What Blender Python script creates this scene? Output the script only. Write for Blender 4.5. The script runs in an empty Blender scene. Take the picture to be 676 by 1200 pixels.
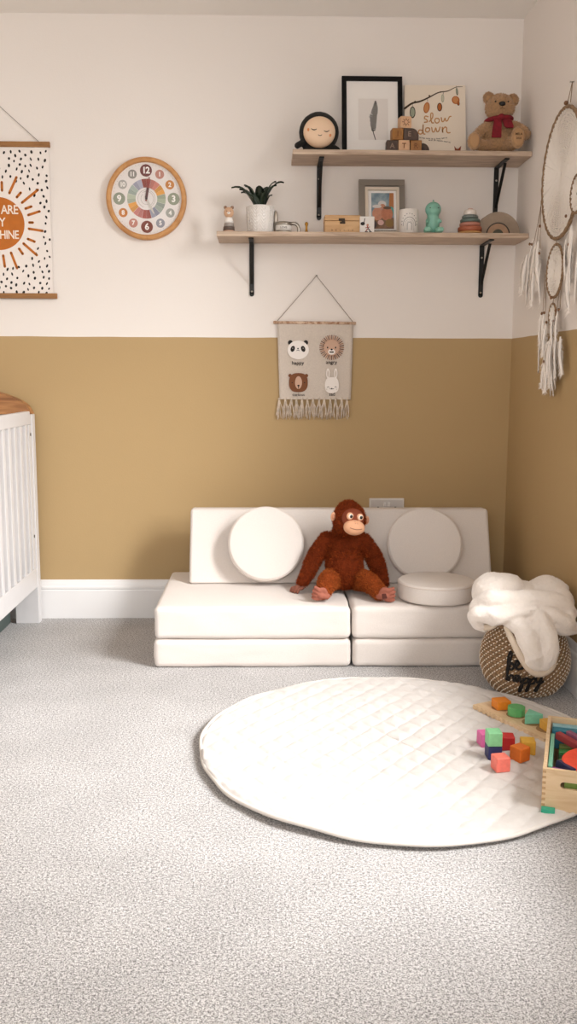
import bpy, bmesh, math, random
import numpy as np
from mathutils import Vector, Matrix, noise
PI = math.pi
C = bpy.context.scene.collection
SC = bpy.context.scene
def R(a): return math.radians(a)

# ------------------------------------------------------------------ materials
def lin(h):
    if isinstance(h, str):
        h = h.lstrip('#'); c = [int(h[i:i+2], 16)/255 for i in (0, 2, 4)]
    else: c = list(h)
    return tuple((x/12.92 if x <= .04045 else ((x+.055)/1.055)**2.4) for x in c)
MATS = {}
def mat(name, col, rough=.6, var=.0, vscale=20, bump=0, bscale=200, metal=0, sheen=0, sub=0, spec=.5, col2=None, detail=3):
    if name in MATS: return MATS[name]
    m = bpy.data.materials.new(name); m.use_nodes = True; nt = m.node_tree; b = nt.nodes['Principled BSDF']
    c = lin(col); b.inputs['Base Color'].default_value = (*c, 1); b.inputs['Roughness'].default_value = rough
    b.inputs['Metallic'].default_value = metal; b.inputs['Specular IOR Level'].default_value = spec
    if sheen:
        b.inputs['Sheen Weight'].default_value = sheen; b.inputs['Sheen Roughness'].default_value = .6
    if sub:
        b.inputs['Subsurface Weight'].default_value = sub; b.inputs['Subsurface Radius'].default_value = (.01, .006, .004)
    tc = nt.nodes.new('ShaderNodeTexCoord')
    if var or col2:
        n = nt.nodes.new('ShaderNodeTexNoise'); n.inputs['Scale'].default_value = vscale; n.inputs['Detail'].default_value = detail
        nt.links.new(tc.outputs['Object'], n.inputs['Vector'])
        r = nt.nodes.new('ShaderNodeValToRGB'); r.color_ramp.elements[0].position = .35; r.color_ramp.elements[1].position = .65
        ca = tuple(max(0, x*(1-var)) for x in c); cb = lin(col2) if col2 else tuple(min(1, x*(1+var)) for x in c)
        r.color_ramp.elements[0].color = (*ca, 1); r.color_ramp.elements[1].color = (*cb, 1)
        nt.links.new(n.outputs['Fac'], r.inputs['Fac']); nt.links.new(r.outputs['Color'], b.inputs['Base Color'])
    if bump:
        n2 = nt.nodes.new('ShaderNodeTexNoise'); n2.inputs['Scale'].default_value = bscale; n2.inputs['Detail'].default_value = 2
        nt.links.new(tc.outputs['Object'], n2.inputs['Vector'])
        bp = nt.nodes.new('ShaderNodeBump'); bp.inputs['Strength'].default_value = bump; bp.inputs['Distance'].default_value = .002
        nt.links.new(n2.outputs['Fac'], bp.inputs['Height']); nt.links.new(bp.outputs['Normal'], b.inputs['Normal'])
    MATS[name] = m; return m

def wood(name, c1, c2, scale=(1, 12, 12), rough=.5, wscale=6):
    if name in MATS: return MATS[name]
    m = bpy.data.materials.new(name); m.use_nodes = True; nt = m.node_tree; b = nt.nodes['Principled BSDF']
    b.inputs['Roughness'].default_value = rough
    tc = nt.nodes.new('ShaderNodeTexCoord'); mp = nt.nodes.new('ShaderNodeMapping'); mp.inputs['Scale'].default_value = scale
    nt.links.new(tc.outputs['Object'], mp.inputs['Vector'])
    n = nt.nodes.new('ShaderNodeTexNoise'); n.inputs['Scale'].default_value = wscale; n.inputs['Detail'].default_value = 8; n.inputs['Distortion'].default_value = 1.2
    nt.links.new(mp.outputs['Vector'], n.inputs['Vector'])
    r = nt.nodes.new('ShaderNodeValToRGB'); r.color_ramp.elements[0].position = .32; r.color_ramp.elements[1].position = .68
    r.color_ramp.elements[0].color = (*lin(c1), 1); r.color_ramp.elements[1].color = (*lin(c2), 1)
    nt.links.new(n.outputs['Fac'], r.inputs['Fac']); nt.links.new(r.outputs['Color'], b.inputs['Base Color'])
    bp = nt.nodes.new('ShaderNodeBump'); bp.inputs['Strength'].default_value = .15; bp.inputs['Distance'].default_value = .001
    nt.links.new(n.outputs['Fac'], bp.inputs['Height']); nt.links.new(bp.outputs['Normal'], b.inputs['Normal'])
    MATS[name] = m; return m

def glass(name='clear_pane'):
    if name in MATS: return MATS[name]
    m = bpy.data.materials.new(name); m.use_nodes = True; nt = m.node_tree
    for n in list(nt.nodes): nt.nodes.remove(n)
    o = nt.nodes.new('ShaderNodeOutputMaterial'); mx = nt.nodes.new('ShaderNodeMixShader'); t = nt.nodes.new('ShaderNodeBsdfTransparent')
    g = nt.nodes.new('ShaderNodeBsdfGlossy'); g.inputs['Roughness'].default_value = .03; mx.inputs[0].default_value = .02
    nt.links.new(t.outputs[0], mx.inputs[1]); nt.links.new(g.outputs[0], mx.inputs[2]); nt.links.new(mx.outputs[0], o.inputs[0])
    MATS[name] = m; return m

# ------------------------------------------------------------------ mesh builder
class MB:
    def __init__(s): s.v = []; s.f = []; s.mi = []; s.sm = []; s.mats = []; s.M = Matrix()
    def m(s, mt):
        if mt not in s.mats: s.mats.append(mt)
        return s.mats.index(mt)
    def add(s, vs, fs, mt, smooth=False, M=None):
        k = len(s.v); T = s.M @ M if M is not None else s.M; i = s.m(mt)
        s.v.extend(tuple(T @ Vector(p)) for p in vs)
        for f in fs: s.f.append(tuple(k+j for j in f)); s.mi.append(i); s.sm.append(smooth)
        return s
    def box(s, c, size, mt, bev=0, rot=None, seg=2):
        bm = bmesh.new(); bmesh.ops.create_cube(bm, size=1)
        bmesh.ops.scale(bm, vec=size, verts=bm.verts)
        if bev: bmesh.ops.bevel(bm, geom=bm.edges[:], offset=bev, segments=seg, profile=.5, affect='EDGES')
        M = Matrix.Translation(c)
        if rot is not None: M = M @ rot
        s.bm(bm, mt, M); return s
    def bm(s, bm, mt, M=None, smooth=False):
        bm.verts.index_update()
        s.add([v.co[:] for v in bm.verts], [[v.index for v in f.verts] for f in bm.faces], mt, smooth, M); bm.free()
    def lathe(s, prof, mt, c=(0, 0, 0), seg=32, M=None, smooth=True, fn=None):
        vs, fs = [], []; n = len(prof)
        for i in range(seg):
            a = 2*PI*i/seg
            for r, z in prof:
                p = (r*math.cos(a), r*math.sin(a), z)
                vs.append(p)
        for i in range(seg):
            j = (i+1) % seg
            for k in range(n-1):
                fs.append((i*n+k, j*n+k, j*n+k+1, i*n+k+1))
        if prof[0][0] > 1e-6: fs.append([i*n for i in range(seg)][::-1])
        if prof[-1][0] > 1e-6: fs.append([i*n+n-1 for i in range(seg)])
        T = Matrix.Translation(c); T = T @ M if M is not None else T
        s.add(vs, fs, mt, smooth, T); return s
    def ell(s, c, r, mt, M=None, u=20, v=12):
        prof = [(math.sin(PI*k/v), -math.cos(PI*k/v)) for k in range(v+1)]
        prof[0] = (1e-5, -1); prof[-1] = (1e-5, 1)
        T = Matrix.Translation(c); T = T @ M if M is not None else T
        S = Matrix.Diagonal((*r, 1)) if not isinstance(r, (int, float)) else Matrix.Diagonal((r, r, r, 1))
        s.lathe(prof, mt, (0, 0, 0), u, T @ S); return s
    def tube(s, pts, r, mt, seg=8, closed=False, flat=1, cap=True, M=None, up=None):
        P = [Vector(p) for p in pts]; n = len(P); vs, fs = [], []
        rr = [r]*n if isinstance(r, (int, float)) else list(r)
        prev = None
        for i in range(n):
            if closed: t = P[(i+1) % n]-P[i-1]
            else: t = P[min(i+1, n-1)]-P[max(i-1, 0)]
            t.normalize()
            if up is not None: x = t.cross(Vector(up))
            elif prev is None: x = t.cross(Vector((0, 0, 1)) if abs(t.z) < .9 else Vector((1, 0, 0)))
            else: x = prev-t*prev.dot(t)
            if x.length < 1e-6: x = t.orthogonal()
            x.normalize(); prev = x; y = t.cross(x)
            for k in range(seg):
                a = 2*PI*k/seg
                vs.append(P[i]+x*(math.cos(a)*rr[i])+y*(math.sin(a)*rr[i]*flat))
        for i in range(n if closed else n-1):
            j = (i+1) % n
            for k in range(seg):
                l = (k+1) % seg
                fs.append((i*seg+k, i*seg+l, j*seg+l, j*seg+k))
        if not closed and cap:
            fs.append(list(range(seg))[::-1]); fs.append([(n-1)*seg+k for k in range(seg)])
        s.add(vs, fs, mt, True, M); return s
    def prism(s, poly, d, mt, M=None, smooth=False):
        """2D polygon in local xy extruded from z=0 to z=d"""
        n = len(poly)
        a = sum(poly[i][0]*poly[(i+1) % n][1]-poly[(i+1) % n][0]*poly[i][1] for i in range(n))
        if a < 0: poly = poly[::-1]
        vs = [(x, y, 0) for x, y in poly]+[(x, y, d) for x, y in poly]
        fs = [list(range(n))[::-1], list(range(n, 2*n))]+[(i, (i+1) % n, n+(i+1) % n, n+i) for i in range(n)]
        s.add(vs, fs, mt, smooth, M); return s
    def disc(s, c, r, d, mt, M=None, n=28, ry=None, rot=0):
        ry = ry or r; ca, sa = math.cos(rot), math.sin(rot)
        pl = [(c[0]+r*math.cos(a)*ca-ry*math.sin(a)*sa, c[1]+r*math.cos(a)*sa+ry*math.sin(a)*ca) for a in (2*PI*i/n for i in range(n))]
        return s.prism(pl, d, mt, M)
    def stroke(s, pts, w, d, mt, M=None):
        """flat round-ended ribbon along 2D pts"""
        P = [Vector(p) for p in pts]
        L, Rr = [], []
        for i, p in enumerate(P):
            t = (P[min(i+1, len(P)-1)]-P[max(i-1, 0)]).normalized(); nn = Vector((-t.y, t.x))*w/2
            L.append(p+nn); Rr.append(p-nn)
        vs = []; n = len(P)
        for a in L: vs.append((a.x, a.y, d))
        for a in Rr: vs.append((a.x, a.y, d))
        for a in L: vs.append((a.x, a.y, 0))
        for a in Rr: vs.append((a.x, a.y, 0))
        fs = []
        for i in range(n-1):
            fs += [(i, n+i, n+i+1, i+1), (i, i+1, 2*n+i+1, 2*n+i), (n+i, 3*n+i, 3*n+i+1, n+i+1)]
        s.add(vs, fs, mt, False, M)
        s.disc(P[0], w/2, d, mt, M, 10); s.disc(P[-1], w/2, d, mt, M, 10); return s
    def text(s, t, size, mt, M, ext=.0005, bold=0, align='CENTER', shear=0, spacing=1):
        cu = bpy.data.curves.new('t', 'FONT'); cu.body = t; cu.size = size; cu.align_x = align; cu.align_y = 'CENTER'
        cu.extrude = ext; cu.offset = bold; cu.shear = shear; cu.space_character = spacing; cu.resolution_u = 3
        o = bpy.data.objects.new('t', cu); C.objects.link(o); bpy.context.view_layer.update()
        me = bpy.data.meshes.new_from_object(o)
        s.add([v.co[:] for v in me.vertices], [list(p.vertices) for p in me.polygons], mt, False, M)
        bpy.data.objects.remove(o); bpy.data.curves.remove(cu); bpy.data.meshes.remove(me); return s
    def mesh(s, me, mt, smooth=True, M=None):
        s.add([v.co[:] for v in me.vertices], [list(p.vertices) for p in me.polygons], mt, smooth, M); return s
    def build(s, name, parent=None, loc=None, rot=None, **props):
        me = bpy.data.meshes.new(name); me.from_pydata(s.v, [], s.f)
        for mt in s.mats: me.materials.append(mt)
        me.polygons.foreach_set('material_index', s.mi); me.polygons.foreach_set('use_smooth', s.sm); me.update()
        o = bpy.data.objects.new(name, me); C.objects.link(o)
        if parent is not None: o.parent = parent
        if loc is not None: o.location = loc
        if rot is not None: o.rotation_euler = rot
        for k, v in props.items(): o[k] = v
        return o

def thing(name, label, cat, loc=(0, 0, 0), rot=(0, 0, 0), group=None):
    o = bpy.data.objects.new(name, None); C.objects.link(o); o.location = loc; o.rotation_euler = rot
    o.empty_display_size = .05; o['label'] = label; o['category'] = cat
    if group: o['group'] = group
    return o
def rX(a): return Matrix.Rotation(R(a), 4, 'X')
def rY(a): return Matrix.Rotation(R(a), 4, 'Y')
def rZ(a): return Matrix.Rotation(R(a), 4, 'Z')
def T(x, y, z): return Matrix.Translation((x, y, z))
FRONT = rX(90)      # local xy drawing -> world xz, facing -Y (local z -> -Y)
def face_left():    # local x -> -Y, local y -> Z, local z -> -X : for the right wall
    return Matrix(((0, 0, -1, 0), (-1, 0, 0, 0), (0, 1, 0, 0), (0, 0, 0, 1)))
def smoothpath(pts, n=6, closed=False):
    """Catmull-Rom"""
    P = [Vector(p) for p in pts]; out = []; m = len(P)
    rng = m if closed else m-1
    for i in range(rng):
        a = P[(i-1) % m] if closed or i else P[0]*2-P[1]
        b = P[i]; c = P[(i+1) % m]; d = P[(i+2) % m] if closed or i+2 < m else P[-1]*2-P[-2]
        for k in range(n):
            t = k/n
            out.append(.5*((2*b)+(c-a)*t+(2*a-5*b+4*c-d)*t*t+(3*b-a-3*c+d)*t**3))
    if not closed: out.append(P[-1])
    return out

def softbox(mb, size, r, mt, puff=0, nz=0, seed=0, M=None, n=14):
    """a foam block with round edges, slightly puffed faces and cloth ripples"""
    sx, sy, sz = (a/2 for a in size)
    def coords(h):
        k = 5; edge = [-h+r*(1-math.cos(PI/2*i/k)) for i in range(k)]
        mid = [-h+r+(2*h-2*r)*i/n for i in range(n+1)]
        return edge+mid+[-e for e in edge[::-1]]
    X, Y, Z = coords(sx), coords(sy), coords(sz)
    vid = {}; vs = []; fs = []
    def V(p):
        key = tuple(round(a, 6) for a in p)
        if key in vid: return vid[key]
        q = Vector(p); core = Vector((max(-sx+r, min(sx-r, q.x)), max(-sy+r, min(sy-r, q.y)), max(-sz+r, min(sz-r, q.z))))
        d = q-core
        o = core+d.normalized()*r if d.length > 1e-7 else q
        nrm = d.normalized() if d.length > 1e-7 else Vector((0, 0, 1))
        fx, fy, fz = (max(0, 1-(o[i]/(sx, sy, sz)[i])**2) for i in range(3))
        w = Vector((0, 0, 0))
        if abs(o.z) > sz-r: w.z += math.copysign(puff*fx**.5*fy**.5, o.z)
        if abs(o.y) > sy-r: w.y += math.copysign(puff*.6*fx**.5*fz**.5, o.y)
        if abs(o.x) > sx-r: w.x += math.copysign(puff*.6*fy**.5*fz**.5, o.x)
        if nz:
            w += nrm*nz*(noise.noise(Vector((o.x*9+seed, o.y*9, o.z*14)))+.5*noise.noise(Vector((o.x*25, o.y*25+seed, o.z*40))))
        vid[key] = len(vs); vs.append(o+w); return vid[key]
    def grid(A, B, f, flip):
        for i in range(len(A)-1):
            for j in range(len(B)-1):
                q = [V(f(A[i], B[j])), V(f(A[i+1], B[j])), V(f(A[i+1], B[j+1])), V(f(A[i], B[j+1]))]
                q = list(dict.fromkeys(q))
                if len(q) > 2: fs.append(q[::-1] if flip else q)
    grid(X, Y, lambda a, b: (a, b, sz), False); grid(X, Y, lambda a, b: (a, b, -sz), True)
    grid(X, Z, lambda a, b: (a, -sy, b), False); grid(X, Z, lambda a, b: (a, sy, b), True)
    grid(Y, Z, lambda a, b: (sx, a, b), False); grid(Y, Z, lambda a, b: (-sx, a, b), True)
    mb.add(vs, fs, mt, True, M)

def blob(parts, voxel=.004, smooth=4):
    """one continuous surface from overlapping ellipsoids and tapering limbs; returns a mesh"""
    bm = bmesh.new()
    for p in parts:
        if p[0] == 'e':
            _, c, r = p[:3]; M = T(*c) @ (p[3] if len(p) > 3 else Matrix()) @ Matrix.Diagonal((*r, 1))
            bmesh.ops.create_icosphere(bm, subdivisions=3, radius=1, matrix=M)
        else:
            _, pts, rs = p; pp = smoothpath([(*q, r) if False else q for q in pts], 8)
            n = len(pp); k = len(rs)
            for i, q in enumerate(pp):
                u = i/(n-1)*(k-1); a = int(min(u, k-2)); r = rs[a]+(rs[a+1]-rs[a])*(u-a)
                bmesh.ops.create_icosphere(bm, subdivisions=2, radius=r, matrix=T(*q))
    me = bpy.data.meshes.new('b'); bm.to_mesh(me); bm.free()
    o = bpy.data.objects.new('b', me); C.objects.link(o)
    rm = o.modifiers.new('r', 'REMESH'); rm.mode = 'VOXEL'; rm.voxel_size = voxel
    if smooth: sm = o.modifiers.new('s', 'SMOOTH'); sm.iterations = smooth; sm.factor = .5
    bpy.context.view_layer.update(); dg = bpy.context.evaluated_depsgraph_get(); dg.update()
    out = bpy.data.meshes.new_from_object(o.evaluated_get(dg)); bpy.data.objects.remove(o); return out

def fur(mb, me, n, ln, wd, mt, droop=.4, seed=1, keep=None, M=None, jit=.35):
    """short pile: little tapering tufts standing on the mesh"""
    rnd = random.Random(seed); me.calc_loop_triangles(); tris = me.loop_triangles
    ar = np.array([t.area for t in tris]); cs = np.cumsum(ar); tot = cs[-1]
    vs, fs = [], []
    for _ in range(n):
        t = tris[int(np.searchsorted(cs, rnd.random()*tot))]
        a, b, c = (me.vertices[i] for i in t.vertices)
        u, v = rnd.random(), rnd.random()
        if u+v > 1: u, v = 1-u, 1-v
        p = a.co*(1-u-v)+b.co*u+c.co*v; nn = (a.normal*(1-u-v)+b.normal*u+c.normal*v).normalized()
        if keep and not keep(p, nn): continue
        d = (nn+Vector((rnd.gauss(0, jit), rnd.gauss(0, jit), rnd.gauss(0, jit)-droop))).normalized()
        sd = nn.cross(Vector((rnd.gauss(0, 1), rnd.gauss(0, 1), rnd.gauss(0, 1)))).normalized()*wd
        l = ln*rnd.uniform(.6, 1.25); q = p-nn*.001
        k = len(vs); mid = q+nn*l*.5*.6+d*l*.5*.4
        vs += [q-sd, q+sd, mid+sd*.7, mid-sd*.7, q+(nn*.35+d*.75)*l+Vector((0, 0, -droop*l*.2))]
        fs += [(k, k+1, k+2, k+3), (k+3, k+2, k+4)]
    mb.add(vs, fs, mt, False, M)

# ------------------------------------------------------------------ room
XR, D, H = 1.0025, 3.84, 2.4
XL, YF = -2.15, -1.3

def wall_mat():
    m = bpy.data.materials.new('two_tone_wall_paint'); m.use_nodes = True; nt = m.node_tree; b = nt.nodes['Principled BSDF']
    b.inputs['Roughness'].default_value = .75; b.inputs['Specular IOR Level'].default_value = .25
    tc = nt.nodes.new('ShaderNodeTexCoord'); sp = nt.nodes.new('ShaderNodeSeparateXYZ'); nt.links.new(tc.outputs['Object'], sp.inputs[0])
    n = nt.nodes.new('ShaderNodeTexNoise'); n.inputs['Scale'].default_value = 4; nt.links.new(tc.outputs['Object'], n.inputs['Vector'])
    ma = nt.nodes.new('ShaderNodeMath'); ma.operation = 'MULTIPLY_ADD'; ma.inputs[1].default_value = .006; nt.links.new(n.outputs['Fac'], ma.inputs[0]); nt.links.new(sp.outputs['Z'], ma.inputs[2])
    gt = nt.nodes.new('ShaderNodeMath'); gt.operation = 'GREATER_THAN'; gt.inputs[1].default_value = 1.1738; nt.links.new(ma.outputs[0], gt.inputs[0])
    n3 = nt.nodes.new('ShaderNodeTexNoise'); n3.inputs['Scale'].default_value = 60; n3.inputs['Detail'].default_value = 4; nt.links.new(tc.outputs['Object'], n3.inputs['Vector'])
    mx = nt.nodes.new('ShaderNodeMix'); mx.data_type = 'RGBA'
    mx.inputs[6].default_value = (*lin(OCHRE), 1); mx.inputs[7].default_value = (*lin(WHITE), 1)
    nt.links.new(gt.outputs[0], mx.inputs[0]); nt.links.new(mx.outputs[2], b.inputs['Base Color'])
    n2 = nt.nodes.new('ShaderNodeTexNoise'); n2.inputs['Scale'].default_value = 180; n2.inputs['Detail'].default_value = 3; nt.links.new(tc.outputs['Object'], n2.inputs['Vector'])
    bp = nt.nodes.new('ShaderNodeBump'); bp.inputs['Strength'].default_value = .25; bp.inputs['Distance'].default_value = .0015
    nt.links.new(n2.outputs['Fac'], bp.inputs['Height']); nt.links.new(bp.outputs['Normal'], b.inputs['Normal'])
    MATS['wall'] = m; return m
WHITE, OCHRE = '#ebe4de', '#b59a70'
WALL = wall_mat()
def carpet_mat():
    m = bpy.data.materials.new('grey_fleck_carpet'); m.use_nodes = True; nt = m.node_tree; b = nt.nodes['Principled BSDF']
    b.inputs['Roughness'].default_value = .95; b.inputs['Specular IOR Level'].default_value = .1
    tc = nt.nodes.new('ShaderNodeTexCoord')
    n = nt.nodes.new('ShaderNodeTexNoise'); n.inputs['Scale'].default_value = 330; n.inputs['Detail'].default_value = 4; n.inputs['Roughness'].default_value = .75
    n4 = nt.nodes.new('ShaderNodeTexNoise'); n4.inputs['Scale'].default_value = 5; n4.inputs['Detail'].default_value = 3
    for q in (n, n4): nt.links.new(tc.outputs['Object'], q.inputs['Vector'])
    r = nt.nodes.new('ShaderNodeValToRGB'); e = r.color_ramp.elements; e[0].position = .40; e[1].position = .58
    e[0].color = (*lin('#7b7978'), 1); e[1].color = (*lin('#e2e0e0'), 1)
    nb = nt.nodes.new('ShaderNodeTexNoise'); nb.inputs['Scale'].default_value = 165; nb.inputs['Detail'].default_value = 3; nb.inputs['Roughness'].default_value = .7; nt.links.new(tc.outputs['Object'], nb.inputs['Vector'])
    av = nt.nodes.new('ShaderNodeMix'); av.data_type = 'FLOAT'; av.inputs[0].default_value = .5; nt.links.new(n.outputs['Fac'], av.inputs[2]); nt.links.new(nb.outputs['Fac'], av.inputs[3])
    nt.links.new(av.outputs[0], r.inputs['Fac'])
    mx = nt.nodes.new('ShaderNodeMix'); mx.data_type = 'RGBA'; mx.blend_type = 'MULTIPLY'
    r2 = nt.nodes.new('ShaderNodeValToRGB'); r2.color_ramp.elements[0].color = (.9, .9, .9, 1); r2.color_ramp.elements[1].color = (1, 1, 1, 1)
    r2.color_ramp.elements[0].position = .35; r2.color_ramp.elements[1].position = .65
    nt.links.new(n4.outputs['Fac'], r2.inputs['Fac'])
    mx.inputs[0].default_value = 1; nt.links.new(r.outputs[0], mx.inputs[6]); nt.links.new(r2.outputs[0], mx.inputs[7])
    nt.links.new(mx.outputs[2], b.inputs['Base Color'])
    n2 = nt.nodes.new('ShaderNodeTexNoise'); n2.inputs['Scale'].default_value = 380; n2.inputs['Detail'].default_value = 3; nt.links.new(tc.outputs['Object'], n2.inputs['Vector'])
    bp = nt.nodes.new('ShaderNodeBump'); bp.inputs['Strength'].default_value = .7; bp.inputs['Distance'].default_value = .004
    nt.links.new(n2.outputs['Fac'], bp.inputs['Height']); nt.links.new(bp.outputs['Normal'], b.inputs['Normal'])
    return m
CEIL = mat('ceiling_paint', '#f3efea', .8, bump=.2, bscale=150)
GLOSS_WHITE = mat('white_gloss_trim', '#e9e8e8', .35)

mb = MB(); mb.box(((XL+XR)/2, (YF+D)/2, -.05), (XR-XL+.4, D-YF+.4, .1), carpet_mat()); mb.build('floor', kind='structure')
mb = MB(); mb.box(((XL+XR)/2, (YF+D)/2, H+.05), (XR-XL+.4, D-YF+.4, .1), CEIL); mb.build('ceiling', kind='structure')
mb = MB(); mb.box(((XL+XR)/2, D+.075, H/2), (XR-XL+.3, .15, H), WALL); mb.build('wall_back', kind='structure')
mb = MB(); mb.box((XL-.075, (YF+D)/2, H/2), (.15, D-YF, H), WALL); mb.build('wall_left', kind='structure')
def holed(name, a0, a1, w, axis, pos, th):
    """wall with one opening w=(a0,a1,z0,z1); axis 'Y' runs along Y at x=pos, 'X' runs along X at y=pos"""
    mb = MB(); w0, w1, z0, z1 = w
    def bx(p0, p1, q0, q1):
        if axis == 'Y': mb.box((pos+th/2, (p0+p1)/2, (q0+q1)/2), (abs(th), p1-p0, q1-q0), WALL)
        else: mb.box(((p0+p1)/2, pos+th/2, (q0+q1)/2), (p1-p0, abs(th), q1-q0), WALL)
    bx(a0, w0, 0, H); bx(w1, a1, 0, H); bx(w0, w1, 0, z0); bx(w0, w1, z1, H)
    return mb.build(name, kind='structure')
W1 = (1.25, 2.60, .60, 2.12)
W2 = (-1.5, .5, .85, 2.15)  # unseen opening behind the camera, added to let in fill light
holed('wall_right', YF, D, W1, 'Y', XR, .15)
holed('wall_front', XL, XR, W2, 'X', YF, -.15)
def window(name, w, axis, pos):
    root = bpy.data.objects.new(name, None); C.objects.link(root); root['kind'] = 'structure'
    mb = MB(); w0, w1, z0, z1 = w; f = .05; g = MB()
    def bx(m, a, b, c, d, t, mt):
        if axis == 'Y': m.box((pos, (a+b)/2, (c+d)/2), (t, b-a, d-c), mt, .004 if t > .02 else 0)
        else: m.box(((a+b)/2, pos, (c+d)/2), (b-a, t, d-c), mt, .004 if t > .02 else 0)
    bx(mb, w0, w1, z0, z0+f, .06, GLOSS_WHITE); bx(mb, w0, w1, z1-f, z1, .06, GLOSS_WHITE)
    bx(mb, w0, w0+f, z0+f, z1-f, .06, GLOSS_WHITE); bx(mb, w1-f, w1, z0+f, z1-f, .06, GLOSS_WHITE)
    md = (w0+w1)/2; bx(mb, md-.025, md+.025, z0+f, z1-f, .06, GLOSS_WHITE)
    mb.build('window_frame', root, kind='structure')
    bx(g, w0+f, md-.025, z0+f, z1-f, .006, glass()); bx(g, md+.025, w1-f, z0+f, z1-f, .006, glass()); g.build('pane', root, kind='structure')
window('window_1', W1, 'Y', XR+.1); window('added_fill_window', W2, 'X', YF-.1)  # the front-wall window is added, as an opening for the fill light
def skirt(name, length, M):
    prof = [(0, 0), (.015, 0), (.015, .118), (.0135, .124), (.016, .128), (.016, .134), (.011, .140), (.009, .150), (.006, .158), (.002, .163), (0, .164)]
    mb = MB(); mb.prism(prof, length, GLOSS_WHITE, M); return mb.build(name, kind='structure')
# profile (out, up) extruded along the wall
skirt('baseboard_back', XR-XL, Matrix(((0, 0, 1, XL), (-1, 0, 0, D), (0, 1, 0, 0), (0, 0, 0, 1))))
skirt('baseboard_right', D-YF-.016, Matrix(((-1, 0, 0, XR), (0, 0, 1, YF), (0, 1, 0, 0), (0, 0, 0, 1))))
skirt('baseboard_left', D-YF-.016, Matrix(((1, 0, 0, XL), (0, 0, 1, YF), (0, 1, 0, 0), (0, 0, 0, 1))))

# ------------------------------------------------------------------ sofa
CREAM = mat('cream_sofa_cloth', '#dcd4ce', .85, var=.025, vscale=300, bump=.35, bscale=500, sheen=.15)
CREAM_D = mat('cream_sofa_seam', '#d6cbc2', .85)
ZS = .222
def mattress(label, x0, x1, y0, y1, z0, z1, seed):
    root = thing('foam_mattress', label, 'floor cushion', ((x0+x1)/2, (y0+y1)/2, z0), group='foam mattresses of the play sofa')
    mb = MB(); h = z1-z0; softbox(mb, (x1-x0, y1-y0, h), .018, CREAM, .003, .0022, seed, T(0, 0, h/2), n=26)
    mb.build('cover', root)
    pm = MB(); a, b, z = (x1-x0)/2-.0035, (y1-y0)/2-.0035, h-.014
    pts = [(-a+.015, -b, z), (a-.015, -b, z), (a-.004, -b+.004, z), (a, -b+.015, z), (a, b-.015, z), (a-.015, b, z), (-a+.015, b, z), (-a, b-.015, z), (-a, -b+.015, z), (-a+.004, -b+.004, z)]
    pm.tube(pts, .0018, CREAM_D, 6, closed=True); pm.build('seam_piping', root)
    return root
mattress('wide cream foam mattress lying on the carpet at the bottom left of the play sofa', -.398, .293, 3.145, 3.745, .001, .102, 1)
mattress('cream foam mattress lying on the carpet beside the woven basket, bottom right of sofa', .301, .885, 3.145, 3.745, .001, .102, 5)
mattress('wide cream upper foam mattress of the sofa with the empty left end', -.394, .290, 3.142, 3.742, .1045, ZS-.002, 9)
mattress('cream upper foam mattress carrying the flat round cushion', .298, .885, 3.142, 3.742, .1045, ZS-.002, 13)
# two wedge-shaped back rests
def wedge(label, x0, x1, seed):
    root = thing('back_cushion', label, 'back cushion', ((x0+x1)/2, 3.49, ZS+.002), group='wedge back cushions of the play sofa')
    me = bmesh.new(); w = (x1-x0)/2
    prof = [(0, 0), (.235, 0), (.2, .27), (.115, .275)]
    tb = MB(); tb.prism(prof, 2*w, CREAM, Matrix(((0, 0, 1, -w), (1, 0, 0, 0), (0, 1, 0, 0), (0, 0, 0, 1))))
    bm = bmesh.new(); vv = [bm.verts.new(p) for p in tb.v]; [bm.faces.new([vv[i] for i in f]) for f in tb.f]
    bmesh.ops.recalc_face_normals(bm, faces=bm.faces[:])
    bmesh.ops.bevel(bm, geom=bm.edges[:], offset=.012, segments=4, profile=.5, affect='EDGES')
    bmesh.ops.triangulate(bm, faces=[f for f in bm.faces if len(f.verts) > 4])
    mb = MB(); mb.bm(bm, CREAM, None, False); o = mb.build('cover', root)
    for p in o.data.polygons: p.use_smooth = p.area < .002
    return root
wedge('cream wedge back cushion behind the round cushion on the left half of the sofa', -.302, .286, 1)
wedge('cream wedge back cushion under the wall socket on the right half of the sofa', .29, .872, 2)
def round_cushion(label, loc, rot, r=.143, t=.07):
    root = thing('round_cushion', label, 'cushion', loc, rot, group='round cream foam cushions on the sofa')
    k = 6; e = .009; pr = [(1e-5, 0), (r*.5, -.000), (r-e, 0)]
    pr += [(r-e+e*math.sin(PI/2*i/k), e-e*math.cos(PI/2*i/k)) for i in range(1, k+1)]
    pr += [(r+.0015, t*.5)]
    pr += [(r-e+e*math.cos(PI/2*i/k), t-e+e*math.sin(PI/2*i/k)) for i in range(0, k+1)]
    pr += [(r*.75, t+.004), (r*.5, t+.006), (r*.25, t+.007), (1e-5, t+.007)]
    mb = MB(); mb.lathe(pr, CREAM, seg=72); mb.build('cover', root)
    pm = MB()
    pts = [((r+.0006)*math.cos(2*PI*i/72), (r+.0006)*math.sin(2*PI*i/72), t-.008) for i in range(72)]
    pm.tube(pts, .0017, CREAM_D, 6, closed=True); pm.build('seam_piping', root); return root
lean = 22.3
def lean_loc(x, r, t):
    c, s = math.cos(R(lean)), math.sin(R(lean)); z = ZS+.006+r*c; y = 3.49+(z-ZS)*math.tan(R(lean))-.006
    return (x, y, z)
round_cushion('round cream cushion leaning upright left of the toy ape', lean_loc(-.008, .143, .07), (R(90-lean), 0, R(3)))
round_cushion('round cream cushion leaning upright right of the toy ape', lean_loc(.607, .141, .07), (R(90-lean), 0, R(-4)), .141)
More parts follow.
